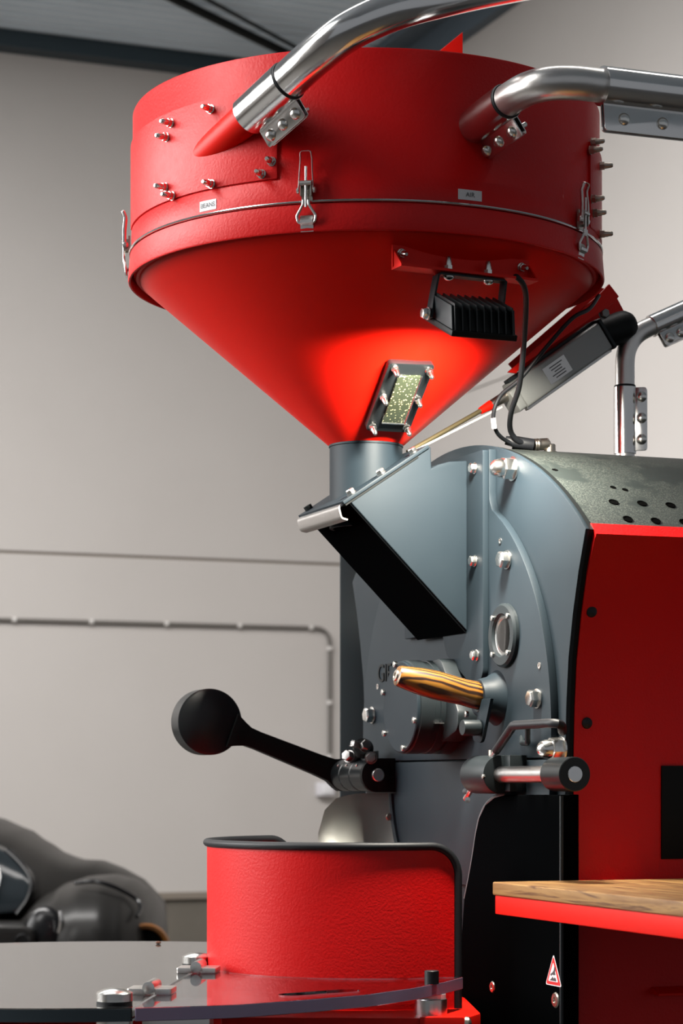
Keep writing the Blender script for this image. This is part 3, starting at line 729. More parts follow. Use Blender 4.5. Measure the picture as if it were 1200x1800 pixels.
# spout sheet at the left of the discharge
def f_spout(bm):
    rows = []
    top = [(.150, -.272), (.120, -.281), (.085, -.285), (.050, -.285), (.026, -.283), (.012, -.279)]
    for i in range(9):
        t = i/8; w = -.026-.22*t; r = []
        for j, (u, v) in enumerate(top):
            rnd = max(0, (j-1)/4); ww = w-(.075*rnd**3*(1-t))
            vv = v+.10*t*t+(.03*t if j == 0 else 0)
            r.append(M(u, vv, ww))
        rows.append([bm.verts.new(p) for p in r])
    for a, b in zip(rows, rows[1:]):
        for j in range(len(a)-1): bm.faces.new((a[j], a[j+1], b[j+1], b[j]))
    bmesh.ops.solidify(bm, geom=bm.faces[:], thickness=.003)
sp_t = thing('discharge_spout', 'curved steel spout sheet below the counterweight hinge', 'spout', M(.1, -.28, -.2))
part('cheek_sheet', 'dull_steel', sp_t, f_spout, ang=50)
part('mount_flange', 'grey_paint', sp_t, lambda bm: strip(bm, [M(.154, -.268+.11*(i/8)**2+.03*i/8, -.028-.22*i/8) for i in range(9)], UD, .003, VD, .008))
for x, y in ((684, 1436), (699, 1475)): put('flat_screw', FLAT, sp_t, M(*on_v(x, y, -.262)), VD, s=.7)
# ================================================================== loading hopper
HC = V3((X0, Y0, EYE))
hp_t = thing('loading_hopper', 'big red round hopper with cone bottom above the roaster', 'hopper', V3((X0, Y0, EYE+.5)))
def ctr(w): return HC+ZD*w
part('drum', 'red', hp_t, lambda bm: lathe(bm, ctr(0), ZD, [(.408, .9155), (.4105, .9165), (.4105, .951), (.408, .954), (.408, 1.153), (.4065, 1.156), (.400, 1.156), (.400, .9155)], 160, close=True), ang=40)
part('top_lid', 'red_smooth', hp_t, lambda bm: lathe(bm, ctr(1.12), ZD, [(.400, 0), (.400, .006)], 96))
part('seam_wire', 'chrome', hp_t, lambda bm: lathe(bm, ctr(.9135), ZD, [(.4135+.0022*math.cos(k*PI/4), .0022*math.sin(k*PI/4)) for k in range(8)], 160, close=True))
part('clamp_ring', 'red', hp_t, lambda bm: lathe(bm, ctr(0), ZD, [(.4105, .9115), (.4130, .9095), (.4165, .868), (.4150, .8655), (.412, .8655), (.407, .9115)], 160, close=True), ang=40)
part('inner_ring', 'red', hp_t, lambda bm: lathe(bm, ctr(0), ZD, [(.4075, .905), (.4065, .878), (.402, .872), (.396, .872), (.398, .905)], 128, close=True))
CB, CT = (.0640, .585), (.394, .866)
def rc(w): return CB[0]+(CT[0]-CB[0])*(w-CB[1])/(CT[1]-CB[1])
part('cone', 'red_smooth', hp_t, lambda bm: lathe(bm, ctr(0), ZD, [(CB[0], CB[1])]+[(rc(CB[1]+(CT[1]-CB[1])*k/12), CB[1]+(CT[1]-CB[1])*k/12) for k in range(1, 13)]+[(.397, .872), (.397, .90), (.390, .90), (.060, CB[1])], 160, close=True), ang=40)
def f_pipe(bm):
    lathe(bm, ctr(.44), ZD, [(.0640, 0), (.0640, .142), (.0655, .143), (.0655, .147), (.058, .147), (.058, 0)], 64, close=True)
part('outlet_pipe', 'grey_paint', hp_t, f_pipe)
# access plate with the bean spout
th_r = on_cyl(487, 300, .411)[0]; th_l = math.radians(-84)
ap = part('access_plate', 'red', hp_t, lambda bm: cyl_patch(bm, (th_l, th_r, .9545, 1.100), .4075, .4118, 40), .0012, ang=40)
for x, y in ((365, 190), (294, 215), (286, 240), (474, 282), (456, 304), (366, 322), (284, 328), (296, 343)):
    th, w = on_cyl(x, y, .420); put('stud_nut', STUD, ap, H(th, .4115, w), radial(th), random.random()*6)
# plate on the right side
th_s = on_cyl(1037, 300, .411)[0]
ap2 = part('access_plate', 'red', hp_t, lambda bm: cyl_patch(bm, (th_s, th_s+math.radians(60), .93, 1.075), .4075, .4120, 24), .0012, ang=40)
for x, y, e in ((1040, 250, .0), (1037, 264, .0), (1048, 282, .03), (1040, 350, 0), (1043, 375, 0), (1048, 403, .03)):
    th, w = on_cyl(x, y, .412); put('stud_nut', STUD_OLD, ap2, H(min(th+e*3, math.radians(100)), .4115, w), radial(th+e*3), random.random()*6)
# labels
for body, x, y, wd_, ht_ in (('BEANS', 365, 361, .036, .0165), ('AIR', 826, 343, .042, .0165)):
    th, w = on_cyl(x, y, .411)
    dth = wd_/2/.411
    lb = part('name_label', 'label_white', hp_t, lambda bm: cyl_patch(bm, (th-dth, th+dth, w-ht_/2, w+ht_/2), .4106, .4111, 10), smooth=True, label='small white printed label')
    me, mw = text_mesh(body, 'label_text', 'ink', H(th, .4119, w), tang(th), ZD, .0105)
    link('label_text', me, lb, mw)
# toggle latches; local frame x = tangent, y = up, z = outwards
def lt_base(bm):
    box(bm, V3((0, .018, .0015)), V3((.009, 0, 0)), V3((0, .016, 0)), V3((0, 0, .0015)))
    for s in (-1, 1): box(bm, V3((s*.0085, .018, .006)), V3((.0008, 0, 0)), V3((0, .010, 0)), V3((0, 0, .006)))
def lt_lever(bm):
    pts = [V3((-.0125, .012, .010)), V3((-.0105, .045, .010)), V3((-.0095, .066, .008)), V3((-.0085, .078, .013)), V3((.0085, .078, .013)), V3((.0095, .066, .008)), V3((.0105, .045, .010)), V3((.0125, .012, .010))]
    tube(bm, fillet(pts, .004, 3), .0011, 8, flat=.0032)
def lt_bar(bm): lathe(bm, V3((-.0095, .028, .011)), V3((1, 0, 0)), [(.0042, 0), (.0042, .019)], 16)
def lt_rod(bm): cyl(bm, V3((0, -.010, .011)), V3((0, .054, .011)), .0021, seg=12)
def lt_piv(s):
    return lambda bm: lathe(bm, V3((s*.0125, .017, .008)), V3((s, 0, 0)), [(.0052, 0), (.0052, .0022), (.003, .0034)], 18)
def lt_loop(bm):
    pts = [V3((-.0042, .001, .011)), V3((-.0046, -.006, .011)), V3((-.0155, -.023, .008)), V3((-.0135, -.0335, .0065)), V3((.0135, -.0335, .0065)), V3((.0155, -.023, .008)), V3((.0046, -.006, .011)), V3((.0042, .001, .011))]
    tube(bm, fillet(pts, .005, 4), .0022, 10)
def lt_catch(bm):
    strip(bm, [V3((0, -.022, .0035)), V3((0, -.030, .0085)), V3((0, -.0335, .0085)), V3((0, -.037, .0035)), V3((0, -.047, .002))], V3((1, 0, 0)), .0105, ZD, .0009)
LT = [('latch_plate', shared('latch_plate', 'old_steel', lt_base)), ('lever', shared('lever', 'steel', lt_lever)), ('cross_bar', shared('cross_bar', 'steel', lt_bar)),
      ('threaded_rod', shared('threaded_rod', 'steel', lt_rod)), ('pivot', shared('pivot', 'steel', lt_piv(-1))), ('pivot', shared('pivot', 'steel', lt_piv(1))), ('loop', shared('loop', 'steel', lt_loop)), ('catch_plate', shared('catch_plate', 'steel', lt_catch))]
th_f = on_cyl(540, 357, .4135)[0]
for k in range(5):
    th = th_f+(k-1)*math.radians(72.3)
    mw = Matrix.Translation(H(th, .4125, .9125)) @ Matrix((tang(th), ZD, radial(th))).transposed().to_4x4()
    base = link('toggle_latch', LT[0][1], hp_t, mw); base['label'] = 'bright toggle latch across the seam'
    for nm, me in LT[1:]: link(nm, me, base, mw)
# inspection window on the cone
cs = math.atan2(CT[0]-CB[0], CT[1]-CB[1])       # slope angle of the cone wall from vertical
thw, ww = on_cyl(707, 696, .140)
def cone_pt(th, w, out): return H(th, rc(w)+out*math.cos(cs), w-out*math.sin(cs))
def cone_n(th): return radial(th)*math.cos(cs)-ZD*math.sin(cs)
def on_cone(x, y, out=0.0):
    lo = None
    k = (x-HX)/FPX; kz = (HY-y)/FPX
    t = 3.4
    while t < 4.3:
        p = V3((k*t-X0, t-Y0, 0)); w = kz*t
        if CB[1] <= w <= CT[1] and p.length <= rc(w)+out: return math.atan2(p.x, -p.y), w
        t += .0008
    return None
wc = [on_cone(x, y) for x, y in ((685, 636), (763, 640), (716, 757), (642, 753))]
c_mid = on_cone(704, 697)
WPc = cone_pt(c_mid[0], c_mid[1], .006); WN_ = cone_n(c_mid[0])
WT = tang(c_mid[0]); WS = WT.cross(WN_)*1.0                     # tangent, up-slope
if WS.z < 0: WS = -WS
def win_local(x, y):
    # sight line against the plate plane
    d = V3(((x-HX)/FPX, 1, (HY-y)/FPX)); o = V3((0, 0, EYE)); t = (WPc-o).dot(WN_)/d.dot(WN_); p = o+d*t-WPc
    return p.dot(WT), p.dot(WS)
def wpt(a, b, h): return WPc+WT*a+WS*b+WN_*h
oc = [win_local(x, y) for x, y in ((683, 636), (764, 639), (717, 758), (641, 754))]
wp = part('window_plate', 'black_satin', hp_t, lambda bm: prism(bm, [wpt(a, b, -.008) for a, b in rpoly(oc, .008)], WN_*.012), .001, label='black inspection window frame')
ic = [win_local(x, y) for x, y in ((697, 656), (738, 656), (708, 739), (668, 737))]
part('pane', 'flake_pane', wp, lambda bm: prism(bm, [wpt(a, b, .004) for a, b in ic], WN_*.006), .001, label='window pane showing beans')
for i, j in ((1, 2), (2, 3)):
    part('pane_edge', 'bolt_steel', wp, lambda bm: cyl(bm, wpt(*ic[i], .009), wpt(*ic[j], .009), .0022, seg=8))
for x, y in ((692, 644), (752, 648), (672, 694), (732, 698), (653, 746), (713, 748)):
    a, b = win_local(x, y); put('stud_nut', STUD, wp, wpt(a, b, .004), WN_, random.random()*6, .95)
# bracket that carries the floodlight
ba, bb_ = on_cone(690, 446), on_cone(915, 468)
BA, BB = cone_pt(*ba, .010)+ZD*.004, cone_pt(*bb_, .010)
bd = (BB-BA).normalized(); bn = V3((bd.y, -bd.x, 0)).normalized()
if bn.y > 0: bn = -bn
BA = BA-bd*.006+bn*.006; BB = BB+bd*.004+bn*.006
bk = part('lamp_bracket', 'red_smooth', hp_t, lambda bm: (prism(bm, [BA+ZD*.014, BB+ZD*.014, BB-ZD*.026, BA-ZD*.026], bn*.004), prism(bm, [BA-ZD*.026, BB-ZD*.026, BB-ZD*.026+bn*.036, BA-ZD*.026+bn*.036], ZD*.004)), label='red angle bracket for the lamp')
for e in (BA+bd*.002, BB-bd*.002):
    part('end_gusset', 'red_smooth', bk, lambda bm: prism(bm, [e+ZD*.010, e-ZD*.024, e-ZD*.024+bn*.034], bd*.003))
for f in (.06, .94): put('stud_nut', STUD, bk, BA+(BB-BA)*f+bn*.004+ZD*.002, bn-ZD*.3, .4, .95)
for f in (.37, .66):
    put('stud_nut', STUD, bk, BA+(BB-BA)*f+bn*.020-ZD*.022, ZD, .4, 1.05)
    put('dome_bolt', DOME, bk, BA+(BB-BA)*f+bn*.020-ZD*.031, -ZD, 0, .9)
# red arms that carry the slide gate actuator, and the gusset behind the rim
ga0, ga1 = on_v(868, 668, -.03), on_v(1060, 520, -.03)
def f_arms(vv, pts):
    return lambda bm: prism(bm, [M(on_v(x, y, vv)[0], vv, on_v(x, y, vv)[2]) for x, y in pts], VD*.006)
part('actuator_arm', 'red_smooth', hp_t, f_arms(.035, [(890, 655), (1052, 517), (1068, 500), (1085, 522), (1078, 532), (912, 645), (905, 657)]), .001)
part('actuator_arm', 'red_smooth', hp_t, f_arms(-.045, [(892, 640), (1048, 505), (1075, 512), (1094, 548), (1060, 575), (905, 655)]), .001)
gs = [at(812, 57, 4.46), at(812, 130, 4.46), at(735, 130, 4.46), at(740, 112, 4.46)]
part('rear_gusset', 'red_smooth', hp_t, lambda bm: prism(bm, [at(813, 56, 4.42), at(813, 160, 4.42), at(700, 160, 4.42), at(700, 148, 4.42)], V3((0, .012, 0))), .001)
th_b = on_cyl(345, 275, .408)

# ================================================================== pipes with bolted couplings
def clampon(t, p0, p1, R, tabdir, n=3, tab=.029, ends=True, flip=1, m='chrome', pad=.006):
    ax = (p1-p0); L = ax.length; ax.normalize(); td = (tabdir-ax*tabdir.dot(ax)).normalized(); sd = ax.cross(td)*flip
    c = part('coupling_sleeve', m, t, lambda bm: lathe(bm, p0, ax, [(R-.003, 0), (R, 0.0005), (R, L-.0005), (R-.003, L)], 48))
    for s in (-1, 1):
        poly = rpoly([(pad, R-.006), (L-pad*.3, R-.006), (L-pad*.3, R+tab), (pad, R+tab)], [0, 0, .006, .006])
        part('clamp_tab', m, c, lambda bm: prism(bm, [p0+ax*a+td*b+sd*(s*.0035) for a, b in poly], sd*(s*.002)), .0004)
    for k in range(n):
        q = p0+ax*(pad+(L-pad)*(k+.5)/n)+td*(R+tab*.52)
        put('dome_bolt', DOME, c, q-sd*.0055, -sd)
        if ends: put('bolt_end', ENDS, c, q+sd*.0055, sd, .3)
    part('gasket', 'rubber', c, lambda bm: lathe(bm, p1, ax, [(R-.004+.0035*math.cos(k*PI/4), .001+.0035*math.sin(k*PI/4)) for k in range(8)], 48, close=True))
    return c
# bean pipe
s0 = H(on_cyl(378, 262, .40)[0], .38, on_cyl(378, 262, .40)[1])
pA, pB, pC = at(375, 262, 3.70), at(438, 203, 3.61), at(506, 142, 3.535)
bp_t = thing('bean_pipe', 'polished steel suction pipe rising from the red bean spout on the hopper', 'pipe', pB)
part('red_spout', 'red_smooth', bp_t, lambda bm: tube(bm, [pA+(pA-pB)*.25, pA, pB, pB+(pC-pB)*.3], .0262, 40), label='red spout stub')
part('pipe', 'chrome', bp_t, lambda bm: tube(bm, spline([pC-(pC-pB)*.4, pC, at(555, 98, 3.49), at(612, 55, 3.46), at(690, 19, 3.46), at(775, -4, 3.50), at(880, -26, 3.58), at(1080, -60, 3.75), at(1300, -95, 4.1), at(1520, -120, 4.6), at(1760, -140, 5.3)], 10), .0300, 48), ang=60)
clampon(bp_t, pB, pC, .0325, V3((.62, -.1, -.75)), flip=1)
# air pipe
qth, qw = on_cyl(812, 240, .408)
qA, qB, qC = at(806, 243, 3.70), at(824, 228, 3.635), at(890, 178, 3.545)
air = thing('air_pipe', 'steel suction pipe elbow leaving the hopper beside the small AIR label', 'pipe', qB)
part('red_collar', 'red_smooth', air, lambda bm: lathe(bm, qA+(qB-qA)*.62, (qB-qA), [(.033, -.02), (.033, .004), (.0305, .008)], 40))
eb = [qC-(qC-qB)*.4, qC, at(925, 157, 3.50), at(965, 147, 3.475), at(1010, 146, 3.475), at(1052, 150, 3.49), at(1110, 156, 3.52)]
part('elbow', 'steel', air, lambda bm: tube(bm, spline(eb, 10), .0255, 48), ang=60)
clampon(air, qA+(qB-qA)*.7, qC, .0285, V3((.62, -.1, -.75)), flip=1, m='chrome')
rA = at(1056, 151, 3.49); rB = rA+UD*.16
part('straight_pipe', 'steel', air, lambda bm: cyl(bm, rB, rB+UD*1.5, .0255, seg=40))
clampon(air, rA, rA+UD*.20, .0300, V3((0, -.12, -1)), n=3, tab=.042, flip=1, ends=False, pad=.0)
# vent pipe on the drum cover
eA = M(on_v(1098, 805, 0)[0], 0, arch(0)-.004)
eu = on_v(1098, 805, 0)[0]
vp = thing('vent_pipe', 'slim steel vent pipe rising from the drum cover behind the actuator', 'pipe', eA)
eT = eA+ZD*.175
sl = V3((.80, .30, .40)).normalized()
vpts = fillet([eA-ZD*.02, eA+ZD*.225, eA+ZD*.225+sl*.5], .075, 10)
part('pipe', 'steel', vp, lambda bm: tube(bm, vpts, .0178, 40), ang=60)
clampon(vp, eA+ZD*.012, eA+ZD*.135, .0205, VD*.25+V3((.97, 0, 0)), tab=.020, flip=1)
e2 = eA+ZD*.225+sl*.060
clampon(vp, e2, e2+sl*.085, .0205, V3((.35, -.1, -.9)), tab=.026, flip=1, ends=False)

# ================================================================== floodlight
thL = math.radians(22.0)
N0 = at(795, 592, 3.55); tg_ = tang(thL)*.110; rin = -radial(thL)*.118+ZD*.052      # near-left corner, across, inwards
fn = tg_.cross(rin).normalized()
if fn.z > 0: fn = -fn                                                                  # the way the lamp shines
LC = N0+tg_*.5+rin*.5
fd = thing('floodlight', 'small black floodlight with cooling fins hanging under the red hopper', 'lamp', LC)
rr_ = rin.normalized(); tt_ = tg_.normalized()
def FL(a, b, h): return LC+tt_*a+rr_*b-fn*h
part('front_frame', 'black', fd, lambda bm: prism(bm, [FL(-.057, -.064, 0), FL(.057, -.064, 0), FL(.057, .064, 0), FL(-.057, .064, 0)], -fn*.010), .002)
part('lens', 'led', fd, lambda bm: prism(bm, [FL(-.045, -.050, -.001), FL(.045, -.050, -.001), FL(.045, .050, -.001), FL(-.045, .050, -.001)], -fn*.0015), label='lit lamp glass')
def f_hous(bm):
    a = [FL(-.050, -.058, .010), FL(.050, -.058, .010), FL(.050, .058, .010), FL(-.050, .058, .010)]
    b = [FL(-.046, -.036, .040), FL(.046, -.036, .040), FL(.046, .030, .040), FL(-.046, .030, .040)]
    va = [bm.verts.new(p) for p in a]; vb = [bm.verts.new(p) for p in b]
    bm.faces.new(va); bm.faces.new(vb[::-1]); skin(bm, va, vb)
part('housing', 'black', fd, f_hous, .002)
for k in range(9):
    x = -.050+.0125*k
    part('cooling_fin', 'black_satin', fd, lambda bm: prism(bm, [FL(x-.001, -.061, .010), FL(x-.001, -.042, .048), FL(x-.001, .034, .048), FL(x-.001, .058, .010)], tt_*.002), .0004)
for s in (-1, 1):
    part('end_cheek', 'dark_grey', fd, lambda bm: prism(bm, [FL(s*.052, -.058, .010), FL(s*.052, -.040, .044), FL(s*.052, .030, .044), FL(s*.052, .055, .010)], tt_*(s*.003)), .0008)
pvL, pvR = FL(-.062, .022, .016), FL(.062, .022, .016)
tpL, tpR = BA+(BB-BA)*.30+bn*.020-ZD*.029, BA+(BB-BA)*.75+bn*.020-ZD*.029
def f_yoke(bm):
    tpL_, tpR_ = tpL-tt_*.004, tpR+tt_*.006
    sd_ = bn
    strip(bm, [pvL-ZD*.008, pvL+(tpL_-pvL)*.35, pvL+(tpL_-pvL)*.97-ZD*.001, tpL_+(tpR_-tpL_)*.03, tpR_-(tpR_-tpL_)*.03, pvR+(tpR_-pvR)*.97, pvR+(tpR_-pvR)*.35, pvR-ZD*.008], sd_, .010, ZD, .0018)
part('yoke', 'dark_grey', fd, f_yoke, .0004)
put('hex_bolt', HEX, fd, pvL-tt_*.002, -tt_, .2, .62)
put('hex_bolt', HEX, fd, pvR+tt_*.002, tt_, .2, .62)
al = area('floodlight_beam', LC+fn*.004, LC+fn, .09, .10, 22.0, (1.0, 0.94, 0.82)); al.data.spread = math.radians(150)

# ================================================================== slide gate actuator
def AV(x, y, v=0.0): return M(*on_v(x, y, v))
a0, a1 = AV(905, 697), AV(1052, 594)
ad = (a1-a0).normalized(); an = VD; ap_ = ad.cross(an).normalized()
if ap_.z < 0: ap_ = -ap_
ac = thing('gate_actuator', 'grey electric actuator with black motor cap slanting under the hopper', 'actuator', a0)
bdy = part('body', 'alu', ac, lambda bm: prism(bm, [a0+VD*x+ap_*y for x, y in rpoly([(-.026, -.027), (.026, -.027), (.026, .027), (-.026, .027)], .006)], a1-a0), .0008)
part('rail', 'steel', bdy, lambda bm: box(bm, (a0+a1)/2-ap_*.029+VD*.012, ad*((a1-a0).length/2), VD*.006, ap_*.003), .001)
part('rail', 'dark_grey', bdy, lambda bm: box(bm, (a0+a1)/2+ap_*.0295, ad*((a1-a0).length/2), VD*.010, ap_*.0035), .001)
cN = a1+ad*.002
part('end_flange', 'dark_grey', ac, lambda bm: prism(bm, [cN+VD*x+ap_*y for x, y in rpoly([(-.029, -.030), (.029, -.030), (.029, .032), (-.029, .032)], .005)], ad*.006), .001)
md = V3((ad.x, ad.y, ad.z*.62)).normalized()
part('motor_cap', 'black', ac, lambda bm: lathe(bm, a1+ad*.004+ap_*.002, md, [(.0285, 0), (.0290, .006), (.0290, .050), (.0265, .062), (.020, .071), (.010, .0765), (.002, .078)], 40), ang=60, label='rounded black motor cap')
part('front_cap', 'alu', ac, lambda bm: prism(bm, [a0+VD*x+ap_*y for x, y in rpoly([(-.022, -.026), (.022, -.026), (.022, .016), (-.022, .016)], .006)], -ad*.016), .001)
part('clevis', 'old_steel', ac, lambda bm: cyl(bm, a0-ad*.016+ap_*.010, a0-ad*.055+ap_*.013, .010, .008, 20))
g1 = AV(716, 795, .02)
gr_ = a0-ad*.055+ap_*.013
part('push_rod', 'gate_bar', ac, lambda bm: tube(bm, [gr_, gr_+(g1-gr_)*.3, g1], .0042, 12))
part('red_tip', 'red_smooth', ac, lambda bm: cyl(bm, gr_+(g1-gr_)*.10, gr_-(g1-gr_)*.03, .0065, .009, 16))
part('guide_strip', 'clear_strip', ac, lambda bm: strip(bm, [AV(880, 716, .03), AV(728, 792, .03)], VD, .006, ZD, .0015))
def f_lab(bm):
    c = (a0+a1)/2+VD*.0264-ad*.012
    prism(bm, [c+ad*x+ap_*y for x, y in ((-.030, -.017), (.022, -.017), (.022, .015), (-.030, .015))], VD*.0004)
tl_ = part('type_label', 'steel', bdy, f_lab, smooth=False, label='printed type label')
for k in range(5):
    part('print_line', 'ink', tl_, lambda bm: box(bm, (a0+a1)/2+VD*.0269-ad*(.014+.002*(k % 2))+ap_*(.009-.0052*k), ad*(.015-.003*(k % 3)), VD*.0001, ap_*.0009))
put('hex_bolt', HEXB, ac, AV(1060, 552, .03), VD, .2, .6)

# cables and plug on the drum cover
PLG = M(*on_v(942, 782, .10))
cbl = solo('lamp_cable', 'rubber', at(920, 600, 3.75), lambda bm: tube(bm, spline([BB-ZD*.02+bn*.01-bd*.03, at(908, 487, 3.68), at(921, 505, 3.69), at(924, 540, 3.72), at(919, 620, 3.78), at(912, 680, 3.86), at(898, 725, 3.93), at(897, 757, 3.98), at(912, 776, 4.0), at(932, 778, 4.01)], 8), .0048, 12),
           'black cable hanging from the floodlight bracket down to the plug', 'cable')
c2 = thing('actuator_cable', 'thin black looped cable with a white tag beside the actuator', 'cable', at(868, 740, 3.95))
part('cord', 'rubber', c2, lambda bm: tube(bm, spline([at(1052, 520, 4.0), at(1035, 543, 3.93), at(1005, 560, 3.90), at(960, 610, 3.90), at(915, 665, 3.92), at(880, 695, 3.94), at(867, 728, 3.95), at(872, 758, 3.97), at(890, 775, 4.0), at(915, 783, 4.01)], 8), .0036, 12))
part('tag', 'label_white', c2, lambda bm: cyl(bm, at(866.5, 735, 3.95), at(868.5, 753, 3.955), .0046, seg=14), label='white cable tag')
plg = thing('cable_plug', 'black and silver round plug lying on top of the drum cover', 'plug', at(940, 785, 4.01))
pa, pb, pc = at(888, 774, 4.01), at(938, 782, 4.01), at(970, 780, 4.02)
part('strain_relief', 'rubber', plg, lambda bm: cyl(bm, pa, pa+(pb-pa)*.35, .0075, .0100, 24))
part('grip', 'rubber', plg, lambda bm: cyl(bm, pa+(pb-pa)*.35, pb, .0105, .0105, 24), .001)
part('locking_ring', 'old_steel', plg, lambda bm: lathe(bm, pb, pc-pb, [(.0105, 0), (.0112, .002), (.0102, .004), (.0112, .007), (.0102, .010), (.0108, .013), (.0108, .026), (.006, .030)], 24))
part('base_socket', 'old_steel', plg, lambda bm: lathe(bm, at(966, 797, 4.02), ZD, [(.013, -.004), (.013, .003), (.0105, .004), (.0105, .014), (.009, .016)], 24))
part('second_plug', 'rubber', plg, lambda bm: cyl(bm, at(900, 783, 4.03), at(938, 785, 4.03), .008, .010, 20))

# ================================================================== cooling bin with guard and lid
LW = -.325                   # top face of the lid
cb = thing('cooling_bin', 'red cooling bin with tall curved red guard edged in black rubber', 'cooling bin', V3((-.3, 3.9, 0)))
GR = .279
g_top, g_bot = -.110, -.3785
# plan of the guard: half circle closed towards the machine, run from near end to far end
def gplan():
    pts = [(.055, GR), (.020, GR)]
    for i in range(41):
        a = PI/2+PI*i/40; pts.append((GR*math.cos(a), GR*math.sin(a)))
    pts += [(-.02, -GR), (-.030, -GR)]
    pts = [(.055, GR), (.03, GR)]+[(GR*math.cos(PI/2+PI*i/40), GR*math.sin(PI/2+PI*i/40)) for i in range(39)]+[(-.046, -GR*.985)]
    return pts
gp = gplan()
cum = [0]
for a, b in zip(gp, gp[1:]): cum.append(cum[-1]+math.hypot(a[0]-b[0], a[1]-b[1]))
def g_at(s):
    s = max(0, min(cum[-1], s))
    for i in range(len(gp)-1):
        if cum[i] <= s <= cum[i+1]+1e-9:
            t = (s-cum[i])/(cum[i+1]-cum[i]); return (gp[i][0]+(gp[i+1][0]-gp[i][0])*t, gp[i][1]+(gp[i+1][1]-gp[i][1])*t)
    return gp[-1]
GL = cum[-1]; RCN = .048
def g_h(s):                 # top edge with rounded corners
    d = min(s, GL-s)
    return g_top if d >= RCN else g_top-RCN+math.sqrt(max(0, RCN**2-(RCN-d)**2))
ss = [RCN*(1-math.cos(PI/2*i/10)) for i in range(11)]+[RCN+(GL-2*RCN)*i/70 for i in range(1, 70)]+[GL-RCN*(1-math.cos(PI/2*i/10)) for i in range(10, -1, -1)]
def f_guard(bm):
    rows = []
    for s in ss:
        u, v = g_at(s); h = g_h(s); n_ = V3((u, v)); n_ = V3((max(-.999, min(1, u/GR)), v/GR)); n_.normalize()
        rows.append([bm.verts.new(M(u, v, g_bot)), bm.verts.new(M(u, v, h)), bm.verts.new(M(u-n_.x*.003, v-n_.y*.003, h)), bm.verts.new(M(u-n_.x*.003, v-n_.y*.003, g_bot))])
    for a, b in zip(rows, rows[1:]): skin(bm, a, b)
    bm.faces.new(rows[0][::-1]); bm.faces.new(rows[-1])
gd = part('guard', 'red', cb, f_guard, label='tall curved red guard sheet', ang=50)
def f_trim(bm):
    pts = [M(*g_at(0), g_bot+i*(g_top-RCN-g_bot)/6) for i in range(6)]+[M(*g_at(s), g_h(s)) for s in ss]+[M(*g_at(GL), g_top-RCN-i*(g_top-RCN-g_bot)/6) for i in range(1, 7)]
    tube(bm, pts, .0068, 12)
part('rubber_trim', 'rubber', gd, f_trim, label='black rubber edge trim', ang=60)
BCX, BCY, BR = -.42, 3.90, .672
part('base_flange', 'red_smooth', cb, lambda bm: prism(bm, [V3((x, y, EYE-.438)) for x, y in rpoly([(-.192, 3.62), (.195, 3.60), (.225, 3.68), (.2, 4.28), (-.192, 4.28)], [.004, .01, .02, .02, .02])], ZD*.060), .003)
part('flange_block', 'red_smooth', cb, lambda bm: prism(bm, [at(738, 1788, 3.59), at(815, 1788, 3.59), at(815, 1788, 3.59)+V3((0, .016, 0)), at(738, 1788, 3.59)+V3((0, .016, 0))], -ZD*.06), .002)
part('cap_bolt', 'old_steel', cb, lambda bm: lathe(bm, at(818, 1800, 3.50), V3((1, -.2, 0)), [(.012, 0), (.011, .006), (.004, .009)], 20))
part('bin_drum', 'red_smooth', cb, lambda bm: lathe(bm, V3((BCX, BCY, EYE-.70)), ZD, [(.52, 0), (.52, .25), (.512, .25), (.512, .05), (.1, .05), (.1, .02)], 72), ang=40)
part('sieve_floor', 'steel', cb, lambda bm: lathe(bm, V3((BCX, BCY, EYE-.56)), ZD, [(.511, 0), (.511, .004)], 72))
for k in range(4):
    a = PI/4+k*PI/2
    part('leg', 'dark_grey', cb, lambda bm: cyl(bm, V3((BCX+.42*math.cos(a), BCY+.42*math.sin(a), 0)), V3((BCX+.42*math.cos(a), BCY+.42*math.sin(a), EYE-.69)), .022, seg=20))
part('side_rail', 'steel', cb, lambda bm: box(bm, V3((-.245, 3.42, EYE-.363)), V3((.05, 0, 0)), V3((0, .05, 0)), V3((0, 0, .012))), .002)

ldt = thing('bin_lid', 'clear round two piece lid with steel hinges on the cooling bin', 'lid', V3((-.4, 3.9, EYE+LW)))
LT_ = .0195
seam0, seam1 = V3((-.297, 3.236)), V3((-.232, 4.10))
def circ(a): return (BCX+BR*math.cos(a), BCY+BR*math.sin(a))
a_s = math.atan2(seam0.y-BCY, seam0.x-BCX)
